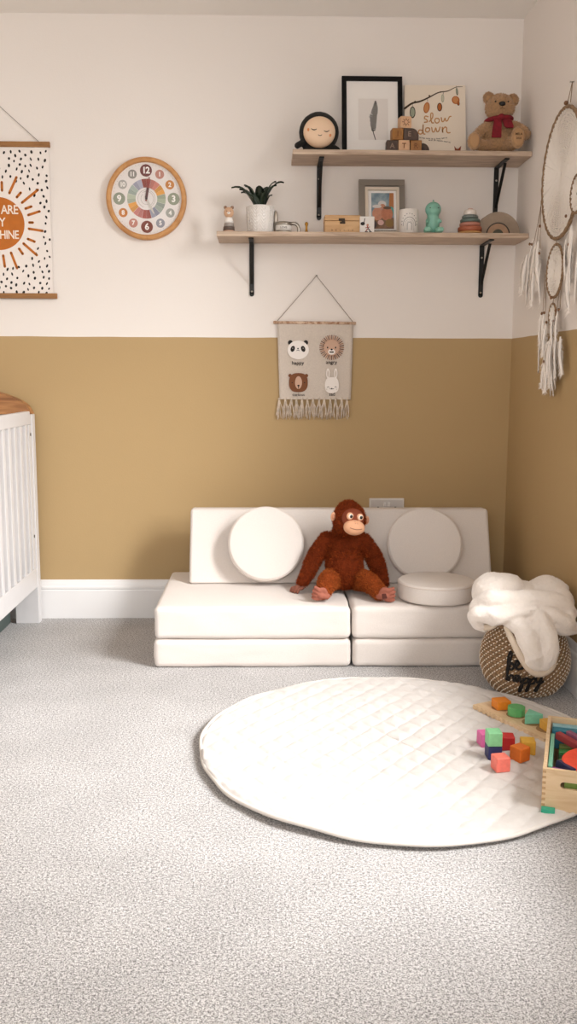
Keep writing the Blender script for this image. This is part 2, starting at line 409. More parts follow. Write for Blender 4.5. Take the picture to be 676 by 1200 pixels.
round_cushion('round cream cushion lying flat on the right seat of the sofa', (.61, 3.258, ZS+.004), (0, 0, 0), .138, .066)

# ------------------------------------------------------------------ rug
def make_rug():
    cx, cy, RR = .365, 2.428, .551
    F = mat('cream_quilted_cotton', '#cfcac6', .9, bump=.5, bscale=220, sheen=.1, var=.02, vscale=60)
    nr, na = 150, 320; vs, fs = [], []
    def h(x, y, r):
        p = .058; ca, sa = math.cos(R(33)), math.sin(R(33))
        u = x*ca+y*sa; v = x*math.cos(R(-38))+y*math.sin(R(-38))
        a = abs(math.sin(PI*u/p)); b = abs(math.sin(PI*v/p))
        q = min(a, b)**.36
        e = min(1, (RR-r)/.012)
        return .0175+.0085*q*max(e, 0)+.003*noise.noise(Vector((x*14, y*14, 1)))*max(e, 0)+.0022*noise.noise(Vector((x*38, y*38, 3)))*max(e, 0)
    def rad(a): return RR+.004*math.sin(3*a+1)+.0025*math.sin(7*a)+.0015*math.sin(19*a)
    vs.append((0, 0, h(0, 0, 0)))
    for i in range(1, nr+1):
        for j in range(na):
            a = 2*PI*j/na; r = rad(a)*i/nr; x, y = r*math.cos(a), r*math.sin(a); vs.append((x, y, h(x, y, r)))
    def id(i, j): return 1+(i-1)*na+j % na
    for j in range(na): fs.append((0, id(1, j), id(1, j+1)))
    for i in range(1, nr):
        for j in range(na): fs.append((id(i, j), id(i+1, j), id(i+1, j+1), id(i, j+1)))
    # rounded side and underside
    base = len(vs)
    ring = []
    for dz, dr in ((-.003, .003), (-.007, .001), (-.009, -.008), (-.0135, -.05), (-.0165, -.10)):
        row = []
        for j in range(na):
            a = 2*PI*j/na; r = rad(a)+dr; row.append(len(vs)); vs.append((r*math.cos(a), r*math.sin(a), .0185+dz+(.0025*math.sin(5*a)+.0015*math.sin(11*a))*(1 if dr > -.02 else .2)))
        ring.append(row)
    prev = [id(nr, j) for j in range(na)]
    for row in ring:
        for j in range(na): fs.append((prev[j], row[j], row[(j+1) % na], prev[(j+1) % na]))
        prev = row
    c = len(vs); vs.append((0, 0, .002))
    for j in range(na): fs.append((prev[j], c, prev[(j+1) % na]))
    mb = MB(); mb.add(vs, fs, F, True)
    root = thing('round_rug', 'round cream quilted play mat lying on the grey carpet', 'play mat', (cx, cy, 0))
    mb.build('quilted_pad', root)
    bb = MB(); pts = [((rad(a)+.0005)*math.cos(a), (rad(a)+.0005)*math.sin(a), .0160+.0025*math.sin(5*a)+.0015*math.sin(11*a)) for a in (2*PI*j/240 for j in range(240))]
    bb.tube(pts, .0052, mat('cream_binding', '#d6d0ca', .9, bump=.4, bscale=300), 8, closed=True); bb.build('edge_binding', root)
make_rug()

# ------------------------------------------------------------------ shelves
SHELF = wood('oak_effect_board', '#a18873', '#cdb6a0', (1.2, 14, 14), .55, 5)
BLACK = mat('black_metal', '#1c1b1a', .45, var=.1, metal=.3)
SCREW = mat('steel_screw', '#b9b4ac', .3, metal=.9)
def shelf(label, x0, x1, z0, z1):
    mb = MB(); mb.box(((x1-x0)/2, -.1, (z1-z0)/2), (x1-x0, .198, z1-z0), SHELF, .0012)
    return mb.build('wall_shelf', None, (x0, D-.002, z0), label=label, category='shelf', group='two oak wall shelves')
shelf('upper oak board shelf holding the teddy bear, book and black frame', .095, 1.0005, 1.842, 1.860)
shelf('longer lower oak board shelf holding the potted plant and grey photo frame', -.193, 1.0005, 1.542, 1.560)
def bracket(label, x, z, w=.019, hgt=.2, dep=.165, strut=True):
    root = thing('shelf_bracket', label, 'shelf bracket', (x, D-.001, z), group='black steel shelf brackets')
    a = MB(); a.box((0, -.003, -hgt/2), (w, .005, hgt-.004), BLACK, .001)
    a.disc((0, 0), w/2, .005, BLACK, T(0, -.0005, -hgt+.002) @ FRONT, 16); a.build('wall_leg', root)
    b = MB(); b.box((0, -dep/2-.005, -.0025), (w, dep, .004), BLACK, .001)
    b.build('shelf_leg', root)
    c = MB(); p = [(0, -.008, -hgt+.045), (0, -.012, -hgt+.055), (0, -dep*.8, -.012), (0, -dep*.84, -.006)]
    c.box((0, -dep*.42-.004, -hgt*.4-.005), (w*.62, .004, math.hypot(dep*.8, hgt-.055)), BLACK, .001, rX(math.degrees(math.atan2(dep*.8, hgt-.055))))
    c.build('diagonal_strut', root)
    for zz in (-hgt+.012, -.05):
        d = MB(); d.lathe([(.0042, 0), (.0038, .0015), (1e-5, .002)], SCREW, M=T(0, -.0055, zz) @ FRONT, seg=12); d.build('screw', root)
    return root
bracket('black bracket under the left end of the upper shelf, below the round face toy', .206, 1.8415)
bracket('black bracket under the teddy bear end of the upper shelf', .914, 1.8415)
bracket('black bracket under the potted plant end of the lower shelf', -.063, 1.5415)
bracket('black bracket under the rainbow arch end of the lower shelf', .866, 1.5415)

# ------------------------------------------------------------------ upper shelf things
ZU = 1.8605; ZL = 1.5605
# round face toy
def face_toy():
    root = thing('round_face_toy', 'round plush toy with pale sleeping face in black hood', 'plush toy', (.197, 3.715, ZU))
    K = mat('black_plush', '#181613', .95, bump=.5, bscale=300, sheen=.05)
    me = blob([('e', (0, 0, .078), (.077, .05, .076)), ('c', [(-.060, -.02, .040), (-.083, -.025, .024)], [.011, .0125]), ('c', [(.055, -.015, .02), (.07, -.02, .012)], [.012, .011]), ('c', [(-.05, -.01, .014), (.05, -.01, .014)], [.013, .013])], .004, 3)
    mb = MB(); mb.mesh(me, K); mb.build('hood', root)
    P = mat('peach_face_plastic', '#edcdae', .6, sub=.1)
    f = MB(); f.ell((0, -.03, .072), (.061, .034, .057), P, u=36, v=18); fo = f.build('face', root)
    INK = mat('dark_ink', '#3a2820', .6)
    def onface(x, z): return (x, -.03-.034*math.sqrt(max(0, 1-(x/.061)**2-((z-.072)/.057)**2))-.0006, z)
    for s, cx, cz in ((1, -.022, .077), (1, .026, .071)):
        e = MB(); pts = [onface(cx+u*.0105, cz-.0045*(1-u*u)+.0012*(u if cx < 0 else -u)*-1) for u in (-1, -.6, -.2, .2, .6, 1)]
        e.tube(pts, [.0008, .0014, .0018, .0018, .0014, .0008], INK, 6); e.build('closed_eye', fo)
    e = MB(); e.tube([onface(.001+u*.007, .055-.003*(1-u*u)) for u in (-1, -.5, 0, .5, 1)], .0011, INK, 6); e.build('mouth', fo)
    BL = mat('blush', '#e0935f', .8)
    for cx, cz in ((-.042, .075), (.039, .056)):
        q = MB(); y = onface(cx, cz)[1]; q.ell((cx, y+.0018, cz), (.0055, .003, .006), BL, u=14, v=8); q.build('cheek', fo)
face_toy()

def leaning_frame(name, label, cat, x0, x1, h, ybot, ytop, z, border, depth, fm, gp=None):
    w = x1-x0; ang = math.degrees(math.atan2(ytop-ybot, h))
    root = thing(name, label, cat, ((x0+x1)/2, ybot, z), (R(-ang), 0, 0), gp)
    fr = MB(); b = border
    for cx, cz, sx, sz in ((0, b/2, w, b), (0, h-b/2, w, b), (-w/2+b/2, h/2, b, h-2*b), (w/2-b/2, h/2, b, h-2*b)):
        fr.box((cx, depth/2, cz), (sx, depth, sz), fm, .0012)
    fr.build('frame', root)
    return root, w, h
# black frame with feather print
root, w, h = leaning_frame('framed_print', 'black picture frame with dark feather print on upper shelf', 'picture frame', .290, .526, .322, 3.745, 3.815, ZU, .018, .016, mat('black_frame_wood', '#0f0e0e', .6, spec=.2))
mm = MB(); mm.box((0, .009, h/2), (w-.034, .004, h-.034), mat('white_mount', '#f6f2ee', .8)); mo = mm.build('mount', root)
pp = MB(); pp.box((.004, .0066, h*.47), (.116, .0008, .165), mat('print_paper', '#eae4df', .8)); 
FI = mat('feather_ink', '#0c0b0c', .9, spec=.1); MF = T(.004, .0062, h*.47) @ FRONT
shaft = smoothpath([(0.008, -.082), (-.002, -.04), (.002, .02), (.010, .072)], 8)
pp.stroke([(p.x, p.y) for p in [Vector((*q, 0)) if len(q) == 2 else q for q in shaft]],   .0030, .0006, FI, MF)
rnd = random.Random(4)
for i in range(15):
    t = i/14; y = -.045+t*.115; x = .0+(.009 if y > .02 else 0)*t
    for s in (-1, 1):
        L = (.0145*math.sin(PI*min(1, .12+t*.9))**.7+.002)*rnd.uniform(.75, 1.05); an = R(38+rnd.uniform(-6, 6))
        ex, ey = x+s*L*math.cos(an), y+L*math.sin(an)*.6
        pp.stroke([(x, y), ((x+ex)/2+s*.001, (y+ey)/2-.0015), (ex, ey)], .0042, .0006, FI, MF)
pp.build('feather_print', mo)
g = MB(); g.box((0, .004, h/2), (w-.034, .0012, h-.034), glass()); g.build('glass', root)

# book
def book():
    w, h, t = .240, .288, .011; ang = math.degrees(math.atan2(.055, h))
    root = thing('picture_book', 'cream picture book titled slow down leaning on the wall', 'book', (.655, 3.762, ZU+.001), (R(-ang), 0, 0))
    P = mat('book_cover_cream', '#e9dccb', .7); PG = mat('book_pages', '#e8dfd0', .9, var=.1, vscale=400)
    p = MB(); p.box((0, t/2, h/2), (w-.006, t-.004, h-.006), PG); p.build('page_block', root)
    c = MB(); c.box((0, .001, h/2), (w, .002, h), P, .0006); c.box((0, t-.001, h/2), (w, .002, h), P, .0006); c.box((-w/2+.001, t/2, h/2), (.002, t, h), P)
    S = 7*1e0; M = T(0, 0, 0) @ FRONT
    # picture crop is 8.45 px per photo px ; 610 x 690 crop px -> w x h ; origin bottom centre
    def q(x, y): return ((x-345)/600*w, h-(y-50)/685*h)
    BR = mat('branch_brown', '#4a3a28', .8); OR = mat('cocoon_orange', '#b0622c', .8); OR2 = mat('cocoon_tan', '#c98a55', .8); GG = mat('chrysalis_green', '#9aa08c', .8); DK = mat('book_ink', '#40362c', .8); TL = mat('title_tan', '#c08d58', .8)
    br = smoothpath([q(46, 275), q(120, 225), q(200, 205), q(290, 165), (q(380, 120)), q(470, 105), q(550, 68), q(615, 62)], 5)
    n = len(br)
    for i in range(n-1):
        ww = .0065*(1-i/n)+.0012; c.stroke([br[i][:], br[i+1][:]], ww, .0008, BR, M)
    c.disc(q(150, 210), .004, .0009, BR, M, 10); c.disc(q(290, 152), .0035, .0009, BR, M, 10); c.disc(q(400, 115), .003, .0009, BR, M, 10)
    def pod(x, y, rx, ry, m, rot=0, m2=None):
        c.disc(q(x, y), rx/600*w, .0009, DK if m2 is None else m2, M, 20, ry/600*w, R(rot)); c.disc(q(x, y), rx/600*w*.72, .0013, m, M, 20, ry/600*w*.82, R(rot))
    pod(124, 310, 28, 58, GG); pod(262, 265, 30, 55, OR2, -10, OR); pod(420, 175, 15, 40, mat('pale_leaf', '#c9c4ae', .8), 0, GG); pod(390, 258, 25, 42, OR, 0, BR); pod(562, 110, 11, 36, GG, 5)
    pod(548, 190, 38, 40, OR2, 15, OR); pod(572, 218, 14, 26, OR, 10)
    for (x, y) in ((124, 252), (272, 200), (428, 128), (556, 76)): c.stroke([q(x, y-20), q(x, y+8)], .0012, .0009, BR, M)
    # hand-lettered title
    W = [[(275, 350), (250, 345), (240, 365), (262, 380), (270, 398), (240, 403)],
         [(290, 395), (318, 360), (322, 322), (305, 318), (302, 360), (312, 405), (330, 408)],
         [(372, 365), (350, 368), (342, 392), (360, 410), (382, 398), (385, 375), (372, 365)],
         [(405, 358), (412, 392), (428, 392), (442, 362), (450, 388), (466, 385), (485, 350), (500, 345)],
         [(215, 480), (190, 478), (178, 500), (195, 515), (218, 505), (226, 465), (228, 425), (226, 480), (232, 512), (244, 515)],
         [(275, 455), (255, 460), (250, 485), (268, 495), (288, 482), (290, 462), (275, 455)],
         [(310, 452), (318, 490), (336, 490), (350, 455), (360, 488), (378, 485), (392, 448)],
         [(415, 450), (418, 500), (418, 475), (438, 448), (456, 455), (458, 490), (475, 502), (490, 498)]]
    for st in W:
        c.stroke([p[:] for p in smoothpath([q(*p) for p in st], 4)], .0044, .0009, TL, M)
    def arc_text(s, x0, x1, y, sag):
        k = len(s)
        for i, ch in enumerate(s):
            u = i/(k-1); xx = x0+(x1-x0)*u; yy = y+sag*math.sin(PI*u) if sag else y
            p = q(xx, yy+ (20*u if sag < 0 else 0)); c.text(ch, .0078, DK, M @ T(p[0], p[1], .0006), .0003, .0001)
    arc_text('bring calm to a busy world', 195, 455, 548, 10)
    arc_text('with 50 nature stories', 285, 490, 572, -6)
    c.text('RACHEL WILLIAMS', .0055, DK, M @ T(*q(340, 728), .0006), .0003)
    bt = [(530, 625), (550, 650), (566, 655), (598, 622), (590, 670), (575, 690), (550, 708), (540, 690)]
    c.prism([q(*p) for p in bt], .0009, mat('butterfly_brown', '#8a3f22', .8), M); c.stroke([q(562, 645), q(566, 700)], .0018, .0012, DK, M)
    c.build('cover', root)
book()

# letter blocks
LB = mat('pale_beech', '#d3a985', .6, var=.06, vscale=60); AM = mat('amber_wood', '#99662c', .5, var=.15, vscale=80); DB = mat('dark_walnut', '#4b382d', .55, var=.2, vscale=80)
BURN = mat('burnt_mark', '#6e4324', .8); PALEMK = mat('pale_mark', '#8d7565', .8)
def letter_block(label, x, y, z, rot, m, mark=None, mm=None, rnd_=False, s=.0425, sun=False):
    mb = MB()
    if rnd_:
        pl = [(-s/2, 0), (s/2+.014, 0)]+[(s/2-.012+.026*math.cos(a), s-.03+.03*math.sin(a)) for a in (PI/2*i/8 for i in range(9))]+[(-s/2, s)]
        mb.prism(pl, s, m, T(0, s/2, 0) @ FRONT)
    else: mb.box((0, 0, s/2), (s, s, s), m, .002)
    if mark: mb.text(mark, .026, mm, T(0, -s/2-.0002, s/2) @ FRONT, .0004, .0004)
    if sun:
        M = T(0, -s/2, s/2) @ FRONT
        pts = [(.008*math.cos(2*PI*i/20), .008*math.sin(2*PI*i/20)) for i in range(21)]; mb.stroke(pts, .0018, .0005, BURN, M)
        for i in range(8):
            a = 2*PI*i/8; mb.stroke([(.0105*math.cos(a), .0105*math.sin(a)), (.0145*math.cos(a), .0145*math.sin(a))], .0022, .0005, BURN, M)
    return mb.build('letter_block', None, (x, y, z), (0, 0, R(rot)), label=label, category='toy block', group='stacked wooden letter blocks on the upper shelf')
letter_block('dark brown wooden letter block at bottom left of the stack before the black frame', .4735, 3.690, ZU, 0, DB, 'A', PALEMK)
letter_block('pale wooden block stamped with the letter T in the bottom row', .518, 3.688, ZU, 0, LB, 'T', BURN)
letter_block('amber wooden letter block in the bottom row beside the pale T block', .566, 3.690, ZU, -6, AM, 'R', BURN)
letter_block('dark rounded wooden block at the bottom row end beside the book', .588, 3.7365, ZU, 0, DB, rnd_=True)
letter_block('amber wooden letter block in the middle row of the stack', .492, 3.688, ZU+.043, 4, AM, 'I', BURN)
letter_block('dark round-cornered wooden letter block in the middle row of the stack', .538, 3.690, ZU+.043, 0, DB, 'E', PALEMK, True)
letter_block('pale wooden block with sun mark on top of the stack', .521, 3.688, ZU+.086, 8, LB, sun=True)

# teddy
def teddy():
    root = thing('teddy_bear', 'light brown teddy bear with burgundy scarf seated on upper shelf', 'teddy bear', (.884, 3.71, ZU))
    F = mat('tan_teddy_fur', '#a8845f', .95, var=.15, vscale=120, sheen=.3); F2 = mat('tan_teddy_pile', '#bd9870', .95, var=.15, vscale=200)
    SOLE = mat('teddy_velvet', '#b18a63', .9, bump=.3, bscale=400)
    me = blob([('e', (0, 0, .062), (.058, .045, .062)), ('e', (0, .0, .12), (.04, .032, .03)), ('e', (.002, -.012, .170), (.056, .048, .050)),
               ('c', [(-.035, -.01, .108), (-.07, -.022, .082), (-.092, -.035, .056)], [.020, .020, .019]),
               ('c', [(.040, -.01, .108), (.072, -.02, .094), (.094, -.035, .070)], [.020, .022, .023]),
               ('c', [(-.035, -.02, .028), (-.07, -.04, .028), (-.098, -.05, .030)], [.022, .021, .021]),
               ('c', [(.03, -.02, .030), (.045, -.05, .036), (.052, -.07, .038)], [.026, .026, .025])], .0045, 5)
    b = MB(); b.mesh(me, F); fur(b, me, 9000, .0055, .0011, F2, .15, 3, jit=.6); b.build('body', root)
    for s, x, z in ((-1, -.040, .207), (1, .052, .201)):
        e = MB(); m2 = blob([('e', (x, -.004, z), (.023, .010, .023))], .0035, 2); e.mesh(m2, F); fur(e, m2, 900, .005, .001, F2, .1, 5+s, jit=.6)
        e.ell((x, -.012, z-.002), (.0125, .004, .0125), SOLE, u=16, v=8); e.build('ear', root)
    n = MB(); n.ell((-.001, -.0605, .172), (.0125, .007, .0085), mat('black_nose_stitch', '#14110f', .5)); n.build('nose', root)
    for x in (-.026, .022):
        n = MB(); n.ell((x, -.055, .181), (.0035, .003, .0035), mat('teddy_eye', '#2a1d15', .3), u=12, v=8); n.build('eye', root)
    mo = MB(); IN = mat('teddy_thread', '#5b3f28', .8); mo.tube([(-.001, -.062, .165), (-.001, -.061, .157)], .0009, IN, 6)
    mo.tube([(-.010, -.060, .154), (-.001, -.0615, .157), (.009, -.060, .154)], .0009, IN, 6); mo.build('mouth', root)
    for x, y, z, rx, rz, tilt in ((-.106, -.0745, .034, .0215, .030, 0), (.055, -.092, .044, .024, .038, 1)):
        s = MB(); m3 = blob([('e', (x, y+.006, z), (rx+.003, .014, rz+.003))], .004, 2); s.mesh(m3, F); fur(s, m3, 700, .004, .001, F2, .1, 9+tilt, keep=lambda p, nn: nn.y > -.55, jit=.5)
        s.ell((x, y-.0065, z), (rx*.86, .0045, rz*.86), SOLE, u=24, v=10)
        if tilt:
            s.text('MILA', .012, IN, T(x, y-.0107, z+.009) @ FRONT, .0006, .0002); s.text('2020', .010, IN, T(x, y-.0107, z-.006) @ FRONT, .0006, .0002)
        s.build('foot', root)
    SR = mat('burgundy_scarf', '#7a1220', .9, bump=.8, bscale=250, var=.2, vscale=100)
    s = MB()
    pts = [(.046*math.cos(a), -.006+.044*math.sin(a), .126+.004*math.cos(a)) for a in (2*PI*i/28 for i in range(28))]
    s.tube(pts, .0105, SR, 10, closed=True, flat=.8)
    def tail(p, ws):
        vs, fs = [], []
        for (x, y, z), w_ in zip(p, ws):
            vs += [(x-w_, y, z), (x+w_, y-.001, z), (x+w_, y+.006, z), (x-w_, y+.006, z)]
        for i in range(len(p)-1):
            for k in range(4): fs.append((i*4+k, i*4+(k+1) % 4, i*4+4+(k+1) % 4, i*4+4+k))
        fs += [(3, 2, 1, 0), tuple(len(vs)-4+k for k in range(4))]; s.add(vs, fs, SR, False)
    tail([(-.013, -.050, .128), (-.015, -.056, .105), (-.017, -.058, .08), (-.018, -.057, .052)], [.014, .015, .017, .018])
    tail([(.016, -.048, .128), (.022, -.056, .110), (.028, -.060, .092), (.031, -.060, .086)], [.015, .017, .017, .012])
    s.ell((0, -.05, .127), (.014, .011, .012), SR, u=14, v=8); s.build('scarf', root)
teddy()

# ------------------------------------------------------------------ lower shelf things
def peg_bear():
    root = thing('peg_bear', 'small wooden bear peg figure with striped body on lower shelf', 'wooden toy', (-.148, 3.685, ZL))
    b = MB(); Wd = mat('maple', '#c9a283', .5); 
    b.lathe([(.021, .0), (.0215, .008)], mat('peg_base', '#c6a18a', .5), seg=24); b.lathe([(.0225, .008), (.0215, .022)], mat('peg_brown', '#5e5048', .5), seg=24)
    b.lathe([(.0205, .022), (.018, .036)], mat('peg_grey', '#9c938c', .5), seg=24); b.lathe([(.0175, .036), (.0135, .056)], mat('peg_white', '#efeae4', .5), seg=24); b.build('body', root)
    h = MB(); h.ell((0, 0, .075), (.019, .018, .021), Wd)
    for s in (-1, 1): h.ell((s*.013, 0, .094), (.0065, .005, .0065), mat('peg_ear', '#8b6a52', .5), u=12, v=8)
    for s in (-1, 1): h.ell((s*.007, -.0165, .078), .0018, mat('dark_ink', '#3a2820', .6), u=8, v=6)
    h.ell((0, -.0165, .071), (.006, .004, .0045), mat('peg_white', '#efeae4', .5), u=12, v=8); h.ell((0, -.0205, .0725), .0015, MATS['dark_ink'], u=8, v=6)
    h.build('head', root)
peg_bear()
def plant():
    root = thing('potted_plant', 'spiky dark green plant in white chevron pot on lower shelf', 'potted plant', (-.028, 3.70, ZL))
    WP = mat('white_glazed_pot', '#e6e1dc', .3); r0, r1, h = .047, .053, .1
    p = MB(); p.lathe([(.044, 0), (r0, .003), (r1, h-.002), (r1-.001, h), (r1-.006, h), (r1-.008, h-.015)], WP, seg=48)
    for k in range(10):
        a0 = 2*PI*k/10
        for j in range(-1, 9):
            pts = []
            for u in (0, .25, .5, .75, 1):
                a = a0+u*2*PI/10; z = .006+j*.0125+(.022*(1-abs(2*u-1)))
                z_ = min(max(z, .002), h-.003); rr = r0+(r1-r0)*z_/h+.0004; pts.append((rr*math.cos(a), rr*math.sin(a), z_))
            if pts[0][2] >= h-.004: continue
            p.tube(pts, .0021, WP, 5, flat=.8)
    p.build('pot', root)
    s = MB(); s.lathe([(.045, h-.016), (.03, h-.012), (1e-5, h-.011)], mat('potting_soil', '#2c211a', .95, bump=1, bscale=200), seg=24); s.build('soil', root)
    LF = mat('dark_green_leaf', '#1c2b18', .45, var=.3, vscale=30)
    rd = random.Random(12)
    spec = [(178, .105, .085, .5), (165, .080, .095, .3), (200, .06, .08, .1), (150, .06, .10, .05), (120, .045, .075, 0), (90, .03, .07, 0), (60, .05, .09, .0), (30, .06, .10, .1), (5, .10, .095, .35), (-20, .065, .08, .1), (-60, .05, .07, .0), (-90, .04, .06, 0), (-120, .05, .07, 0), (-150, .075, .08, .1), (100, .02, .10, 0), (20, .055, .06, .1)]
    for az, reach, hh, curl in spec:
        reach *= rd.uniform(.8, 1.12); hh *= rd.uniform(.72, 1.12); l = MB(); a = R(az+rd.uniform(-12, 12)); ux, uy = math.cos(a), math.sin(a)*.75
        n = 9; vs, fs = [], []; sx, sy = -math.sin(a), math.cos(a)
        for i in range(n):
            t = i/(n-1); d = .010+reach*t**1.25; z = h-.018+hh*math.sin(min(1, t*1.0)*PI*.5*(1+curl*.35))*1.08
            w_ = .0185*math.sin(PI*min(1, .18+t*.82))**.8*(1 if t < .8 else (1-t)/.2*.9+.1)
            cx, cy = ux*d, uy*d
            vs += [(cx-sx*w_, cy-sy*w_, z+.003), (cx, cy, z-.001), (cx+sx*w_, cy+sy*w_, z+.003), (cx, cy, z-.0028)]
        for i in range(n-1):
            k = i*4
            for p_, q_ in ((0, 1), (1, 2), (2, 3), (3, 0)): fs.append((k+p_, k+q_, k+4+q_, k+4+p_))
        fs.append((0, 3, 2, 1)); k = (n-1)*4; fs.append((k, k+1, k+2, k+3))
        l.add(vs, fs, LF, True); l.build('leaf', root)
plant()
def silver_cup():
    root = thing('silver_cup', 'small silver cup with curved handle and white band beside the plant pot', 'cup', (.062, 3.69, ZL))
    S = mat('tarnished_silver', '#a39b90', .3, metal=.85); Wt = mat('white_label_band', '#e3ded8', .5)
    b = MB(); b.lathe([(.030, 0), (.031, .003), (.031, .008)], S, seg=28); b.lathe([(.0312, .008), (.0312, .028)], Wt, seg=28); b.lathe([(.031, .028), (.032, .031), (.031, .04), (.024, .042), (1e-5, .043)], S, seg=28)
    b.text('LOVE', .011, mat('dark_ink', '#3a2820', .6), T(0, -.0316, .018) @ FRONT, .0004); b.build('body', root)
    hd = MB(); hd.tube(smoothpath([(.024, 0, .037), (.044, 0, .036), (.056, 0, .026), (.06, 0, .003)], 5), .0065, S, 10); hd.build('handle', root)
    u = MB(); u.lathe([(.0085, 0), (.0085, .07), (.006, .082), (1e-5, .088)], mat('brushed_steel', '#aca296', .35, metal=.6), c=(-.03, .012, 0), seg=16); u.build('upright_post', root)
silver_cup()
bp_ = MB(); GD = mat('brass', '#a97c35', .35, metal=.8)
bp_.lathe([(.0085, 0), (.0075, .004), (.0045, .010), (.004, .024), (.0065, .030), (.007, .035), (.004, .040), (1e-5, .041)], GD, seg=20)
bp_.build('brass_peg', None, (.150, 3.675, ZL), label='tiny brass peg standing alone between plant and wooden box', category='ornament')
def keepsake():
    w, d, h = .136, .09, .067
    root = thing('wooden_box', 'small pale wooden box with metal clasp on lower shelf', 'box', (.288, 3.715, ZL))
    PB = wood('pale_pine', '#c39767', '#dab384', (2, 10, 10), .55, 4)
    b = MB(); b.box((0, 0, .0225), (w, d, .045), PB, .0015)
    IN = mat('burnt_mark', '#6e4324', .8)
    M = T(0, -d/2-.0002, .012) @ FRONT
    for i, ch in enumerate('BELLIE'): b.text(ch, .0095, IN, M @ T(-.040+i*.0158, -.002, 0), .0004)
    b.build('body', root)
    l = MB(); l.box((0, 0, .0565), (w+.001, d+.001, .0205), PB, .002); l.build('lid', root)
    c = MB(); CM = mat('antique_brass', '#3c2d1c', .5, metal=.4)
    c.box((-.003, -d/2-.0015, .050), (.024, .003, .009), CM, .0015); c.box((0, -d/2-.0015, .038), (.020, .003, .008), CM, .0015); c.disc((.003, .044), .0065, .004, CM, T(0, -d/2-.0005, 0) @ FRONT, 14); c.build('clasp', root)
keepsake()
def card():
    root = MB(); root.box((0, 0, .0300), (.055, .012, .06), mat('white_card', '#e7e2dd', .6), .001)
    K = mat('black_print', '#1d1b1b', .7); RD = mat('red_print', '#a33b2f', .7); M = T(0, -.006, 0) @ FRONT
    root.disc((-.017, .033), .0085, .0005, K, M, 18, .0065); root.stroke([(-.012, .036), (-.009, .052)], .003, .0005, K, M)
    root.stroke([(.0, .026), (.004, .016), (-.004, .006)], .0035, .0005, RD, M); root.stroke([(.004, .016), (.012, .006)], .0035, .0005, K, M); root.disc((.002, .028), .0045, .0006, mat('skin_print', '#c98d75', .7), M, 12)
    root.stroke([(-.006, .018), (.010, .021)], .0025, .0005, RD, M); root.stroke([(-.007, .003), (.002, .003)], .003, .0005, K, M); root.stroke([(.009, .003), (.017, .003)], .003, .0005, K, M)
    root.build('small_card', None, (.381, 3.662, ZL), label='tiny white picture tile before the grey photo frame', category='picture tile')
card()
# grey photo frame
root, w, h = leaning_frame('framed_photo', 'grey photo frame with white inner frame on lower shelf', 'photo frame', .360, .542, .232, 3.742, 3.80, ZL, .025, .014, mat('grey_painted_wood', '#857c72', .5))
mm = MB(); mm.box((0, .009, h/2), (w-.05, .004, h-.05), MATS['grey_painted_wood']); mm.build('backing', root)
m2 = MB(); IW = mat('ivory_inner_frame', '#d8cbbb', .4); fw, fh, cz, b = .134, .192, .101, .012
for cx, c_z, sx, sz in ((0, cz-fh/2+b/2, fw, b), (0, cz+fh/2-b/2, fw, b), (-fw/2+b/2, cz, b, fh-2*b), (fw/2-b/2, cz, b, fh-2*b)): m2.box((cx, -.004, c_z), (sx, .012, sz), IW, .0015)
m2.box((0, .0035, cz), (fw-.018, .003, fh-.018), mat('white_mount', '#f6f2ee', .8)); io = m2.build('inner_frame', root)
ph = MB(); ph.box((.002, .0012, cz+.002), (.088, .001, .146), mat('photo_sea', '#6f8ea0', .5, var=.2, vscale=25, col2='#a9b9be')); MP = T(.002, .0007, cz+.002) @ FRONT
ph.prism([(.025, .02), (.044, .01), (.044, .073), (.028, .073)], .0006, mat('photo_orange', '#b4733a', .6), MP)
ph.prism([(-.044, -.073), (.044, -.073), (.044, -.03), (.02, -.02), (-.02, -.02), (-.044, -.04)], .0005, mat('photo_brown', '#7d5a3e', .6, var=.3, vscale=60), MP)
ph.disc((-.002, .028), .016, .0007, mat('photo_white', '#d8d3cf', .6), MP, 20, .013); ph.disc((0, .018), .011, .0009, mat('photo_skin', '#c58a6e', .6, var=.1, vscale=50), MP, 20, .01)
ph.disc((-.020, -.012), .021, .0008, MATS['photo_skin'], MP, 24, .027); ph.disc((.017, -.012), .023, .0009, mat('photo_skin_warm', '#b97556', .6, var=.1, vscale=60), MP, 24, .028)
ph.disc((-.022, .018), .018, .0010, MATS['photo_white'], MP, 20, .007); ph.disc((.034, -.002), .010, .0007, mat('photo_teal', '#4ba49a', .6), MP, 16, .02)
ph.disc((-.008, -.048), .012, .0011, mat('photo_pink', '#d8b0a8', .6), MP, 18, .011); ph.disc((.026, -.05), .016, .0011, mat('photo_olive', '#8a6a35', .6), MP, 18, .017); ph.disc((-.034, -.055), .010, .001, mat('photo_dark', '#4a4347', .6), MP, 16, .016)
ph.disc((.018, .012), .016, .0011, mat('photo_hair', '#5c4636', .6), MP, 18, .006)
ph.build('family_photo', io)
g = MB(); g.box((0, -.0005, cz), (fw-.022, .001, fh-.022), glass()); g.build('glass', io)
